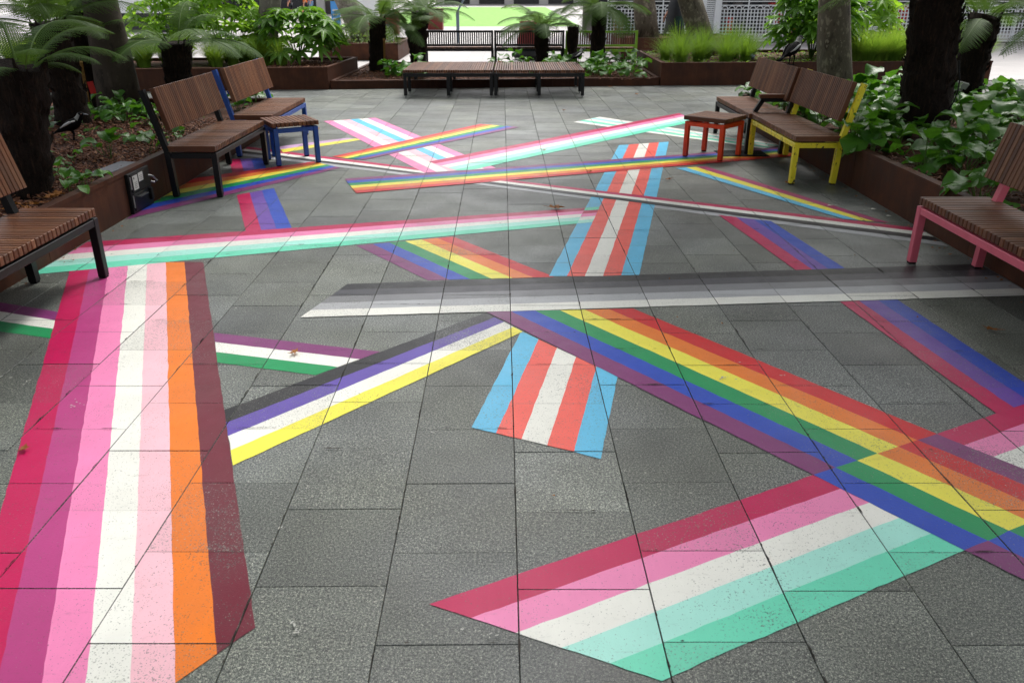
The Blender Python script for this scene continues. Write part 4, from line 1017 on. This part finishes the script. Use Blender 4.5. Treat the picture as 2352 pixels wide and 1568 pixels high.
lattice('white lattice screen behind the grass tufts and magpie shrub', xat(1653), xat(1990), YL)
post('white post left of the massive fern trunk', xat(1992), xat(2040), YL)
lattice('short white lattice screen seen left of the massive fern trunk', xat(2042), xat(2104), YL)
post('pale post close to the massive fern trunk', xat(2106), xat(2140), YL)
lattice('white lattice screen at the far right behind the fern fronds', xat(2142), xat(2560), YL)
t = thing('market_building', 'dark open shopfront behind the white lattice screens', 'building', (xat(1380),YL+1.6,0)); w = xat(2650)-xat(1380)
MB().box((0,.9,0),(w,6,13)).build('wall', M['dark_wall'], t)  # storeys above the shopfront are added, unseen, to darken reflections on the paving
for k in range(12):
    for f_ in range(3): MB().box((k*w/12+.25,.84,3.8+3*f_),((k+1)*w/12-.25,.895,5.8+3*f_)).build('window', M['glass_dark'], t)
for k in range(12): MB().box((k*w/12+.15,.85,.35),((k+1)*w/12-.15,.895,2.8)).build('window', M['glass_dark'], t)
MB().box((0,.2,0),(w,.84,.28)).build('plinth', M['render'], t)
rr = random.Random(3)
for k in range(26):
    x = rr.uniform(.3,w-.5); MB().box((x,.25,.285),(x+rr.uniform(.2,.5),.55,.285+rr.uniform(.3,1.0))).build('goods_box', M[rr.choice(['redstock','glass_dark','glass_dark','dark_wall','redstock'])], t)
# handrail
p = at(1052,72,30); t = thing('handrail', 'blue-grey bent handrail post in front of the lawn', 'handrail', (p.x,p.y,0))
q1, q2 = at(1052,27,30), at(1085,-40,30.0); MB().bar((0,0,-.02),(0,0,q1.z-0),.11,.06).build('post', M['grey_steel'], t); MB().bar((0,0,q1.z),(q2.x-p.x,0,q2.z),.11,.06).build('rail', M['grey_steel'], t)
# red drum planter
p = at(1218,118,23); t = thing('drum_planter', 'dark red slatted drum on a black base behind the middle black bench', 'drum', (p.x,23,0))
MB().tube([(0,0,0),(0,0,.10),(0,0,.26),(0,0,.30)], [.42,.48,.36,.34], 20).build('base', M['foot'], t, False)
for k in range(18):
    a = k*math.pi/9; mb = MB(); mb.bar((.34*math.cos(a),.34*math.sin(a),.31),(.27*math.cos(a),.27*math.sin(a),.92),.10,.025,up=(math.cos(a),math.sin(a),0)); mb.build('slat', M['maroon_box'], t)
MB().tube([(0,0,.305),(0,0,.93)], [.30,.24], 18).build('core', M['maroon_box'], t)
# far boxes and boards left of centre
t = thing('display_board', 'white display board on a maroon base behind the fern fronds', 'board', (at(835,50,33).x,33,0))
MB().box((-.6,-.05,.55),(.6,.05,1.9)).build('panel', M['white_paint'], t); MB().box((-.5,-.2,0),(.75,.25,.545)).build('base', M['maroon_box'], t)
for x, Y, lab in ((896,36,'red-brown box planter between the brown fern trunks'),(1000,40,'red-brown box at the near edge of the lawn')):
    t = thing('box_planter', lab, 'planter', (at(x,50,Y).x,Y,0), 0, 'red-brown boxes on the pale paving'); MB().box((-.35,-.35,0),(.35,.35,.85)).build('box', M['maroon_box'], t); MB().box((-.38,-.38,.851),(.38,.38,.90)).build('rim', M['maroon_box'], t)
t = thing('service_post', 'white service post right of the brown fern trunk', 'post', (at(897,110,24).x,24,0)); MB().box((-.10,-.06,0),(.10,.06,.78)).build('column', M['white_paint'], t); MB().box((-.13,-.10,.20),(.13,.10,.32)).build('meter', M['grey_steel'], t); MB().box((-.115,-.08,.781),(.115,.08,.81)).build('cap', M['grey_steel'], t)
t = thing('sandwich_board', 'blue and white upright sign on the far pavement', 'sign', (at(772,44,44).x,44,0), R(6)); MB().box((-.22,-.02,.05),(.22,.02,1.15)).build('panel', M['sign_blue'], t)
for z_ in (.30,.50,.70): MB().box((-.15,-.026,z_),(.13,-.021,z_+.07)).build('print', M['label'], t)
MB().box((-.22,.021,0),(.22,.25,.05)).build('foot', M['foot'], t)
# far buildings
t = thing('shop_building', 'shaded stone building far behind the walking people', 'building', (-34,66,0))
MB().box((0,0,0),(24,6,20)).build('wall', M['dark_wall'], t)  # height added out of view to block bright sky from left-hand reflections
for k in range(6):
    for f_ in range(4): MB().box((1+3.9*k,-.06,5+3.6*f_),(3.9+3.9*k,-.005,7.4+3.6*f_)).build('window', M['glass_dark'], t)
for k in range(6): MB().box((1+3.9*k,-.06,.1),(3.9+3.9*k,-.005,3.2)).build('shop_window', M['glass_dark'], t)
for k in range(7): MB().box((.1+3.85*k,-.35,0),(.7+3.85*k,-.065,4)).build('pier', M['render'], t)
t = thing('low_kiosk', 'long low white kiosk with dark base at the far left', 'kiosk', (at(250,30,38).x,38,0)); MB().box((0,0,.75),(3.4,2.5,2.6)).build('wall', M['white_paint'], t); MB().box((.05,.05,0),(3.35,2.4,.749)).build('base', M['glass_dark'], t)
t = thing('far_terrace', 'pale building row beyond the lawn', 'building', (-9,104,0)); MB().box((0,0,0),(30,5,9)).build('wall', M['render'], t)
for k in range(7): MB().box((1+4.1*k,-.05,.1),(4+4.1*k,-.005,3)).build('window', M['glass_dark'], t)

# ================================================================== PEOPLE
def skin_obj(name, verts, edges, radii, mat, parent, root=0, sub=1):
    me = bpy.data.meshes.new(name); me.from_pydata(verts, edges, []); o = link(name, me, parent); me.materials.append(mat)
    sk = o.modifiers.new('skin','SKIN'); 
    if not me.skin_vertices: 
        bm = bmesh.new(); bm.from_mesh(me); bm.verts.layers.skin.verify(); bm.to_mesh(me); bm.free()
    for i, r in enumerate(radii):
        me.skin_vertices[0].data[i].radius = r if hasattr(r,'__len__') else (r,r); me.skin_vertices[0].data[i].use_root = (i == root)
    s = o.modifiers.new('sub','SUBSURF'); s.levels = sub; s.render_levels = sub; sk.use_smooth_shade = True
    return o
def person(label, loc, rz, top_m, leg_m, long_legs=False, stride=.32, coat=False):
    t = thing('person', label, 'person', loc, rz, None); s = stride
    # joints: facing +x
    J = {'pelvis':(0,0,.95),'waist':(0,0,1.10),'chest':(.01,0,1.35),'neck':(.015,0,1.50),'head':(.03,0,1.60),'crown':(.03,0,1.74),
         'hl':(0,.09,.90),'kl':(s*.55,.09,.50),'al':(s*.9,.09,.09),'tl':(s*.9+.16,.10,.03),'hr':(0,-.09,.90),'kr':(-s*.15,-.09,.50),'ar':(-s*1.05,-.09,.13),'tr':(-s*1.05+.13,-.10,.03),
         'sl':(0,.19,1.43),'el':(-.10,.24,1.16),'wl':(.04,.25,.94),'sr':(0,-.19,1.43),'er':(.06,-.24,1.16),'wr':(.20,-.24,.97)}
    names = list(J); E = [('pelvis','waist'),('waist','chest'),('chest','neck'),('neck','head'),('head','crown'),('pelvis','hl'),('hl','kl'),('kl','al'),('al','tl'),('pelvis','hr'),('hr','kr'),('kr','ar'),('ar','tr'),('chest','sl'),('sl','el'),('el','wl'),('chest','sr'),('sr','er'),('er','wr')]
    rad = dict(pelvis=.12,waist=.11,chest=.13,neck=.05,head=.085,crown=.06,hl=.085,kl=.055,al=.035,tl=.03,hr=.085,kr=.055,ar=.035,tr=.03,sl=.055,el=.038,wl=.026,sr=.055,er=.038,wr=.026)
    verts = [J[k] for k in names]; ed = [(names.index(a),names.index(b)) for a,b in E]; rr_ = [rad[k] for k in names]
    for w, sg in (('wl',1),('wr',-1)):
        b = Vector(J[w]); iw = names.index(w)
        for q, (dx, dy, dz) in enumerate(((.035,-.01*sg,-.05),(.03,.01*sg,-.13),(.012,.012*sg,-.145),(-.006,.012*sg,-.135),(-.022,.01*sg,-.115))):
            verts.append(tuple(b+Vector((dx,dy,dz)))); rr_.append(.010); ed.append((iw,len(verts)-1))
    skin_obj('body', verts, ed, rr_, M['skin'], t)
    def part(name, keys, edges, rs, mat): skin_obj(name, [J[k] if isinstance(k,str) else k for k in keys], edges, rs, mat, t)
    part('top', ['pelvis','waist','chest','neck','sl','el','sr','er'], [(0,1),(1,2),(2,3),(2,4),(4,5),(2,6),(6,7)], [.14,.13,.15,.07,.072,.055,.072,.055], top_m)
    if long_legs: part('trousers', ['pelvis','hl','kl','al','hr','kr','ar'], [(0,1),(1,2),(2,3),(0,4),(4,5),(5,6)], [.14,.105,.08,.065,.105,.08,.065], leg_m)
    else:
        kl = tuple(Vector(J['hl']).lerp(Vector(J['kl']),.72)); kr = tuple(Vector(J['hr']).lerp(Vector(J['kr']),.72))
        part('shorts', ['pelvis','hl',kl,'hr',kr], [(0,1),(1,2),(0,3),(3,4)], [.145,.115,.10,.115,.10], leg_m)
    part('hair', [(.0,0,1.68),(.02,0,1.77),(-.03,0,1.62)], [(0,1),(0,2)], [.09,.06,.06], M['hair'])
    for k, sg in (('tl',1),('tr',-1)): b = Vector(J[k]); MB().box((b.x-.20,b.y-.045,b.z-.03),(b.x+.06,b.y+.045,b.z+.035), bev=.012).build('shoe', M['label'], t)
    if coat:
        mb = MB(); n = 20; ringz = [(1.46,.12,.20),(1.3,.19,.27),(1.0,.21,.30),(.74,.25,.34),(.52,.29,.38)]
        vs = [(rx*math.cos(6.283*j/n)*(1+.06*math.sin(j*3)), ry*math.sin(6.283*j/n), z+(.07*math.sin(j*.9) if z < .6 else 0)) for z,rx,ry in ringz for j in range(n)]
        fs = [(i*n+j,i*n+(j+1)%n,(i+1)*n+(j+1)%n,(i+1)*n+j) for i in range(4) for j in range(n)]
        mb.add(vs, fs); mb.m = [1 if (f//n == 2 and f%n in range(3,17)) else 0 for f in range(len(fs))]; mb.build('coat', [M['coat'],M['coat_g']], t, True)
    return t
def ppos(x, y): p = G(x, y); return (p.x, p.y, 0)
person('person in a plum top and dark shorts walking at the far left', (at(668,36,50).x,50,0), R(180), M['shirt_p'], M['shorts'])
person('person in an orange top and dark shorts striding at the far left', (at(704,38,50).x,50,0), R(180), M['shirt_o'], M['shorts'], stride=.40)
person('person in light denim shorts further away at the far left', (at(716,26,58).x,58,0), R(190), M['shirt_o'], M['denim'], stride=.12)
person('person in a long dark coat half hidden behind a plane trunk', (at(1549,60,25).x,25.0,0), R(200), M['coat'], M['trouser'], True, .2, True)
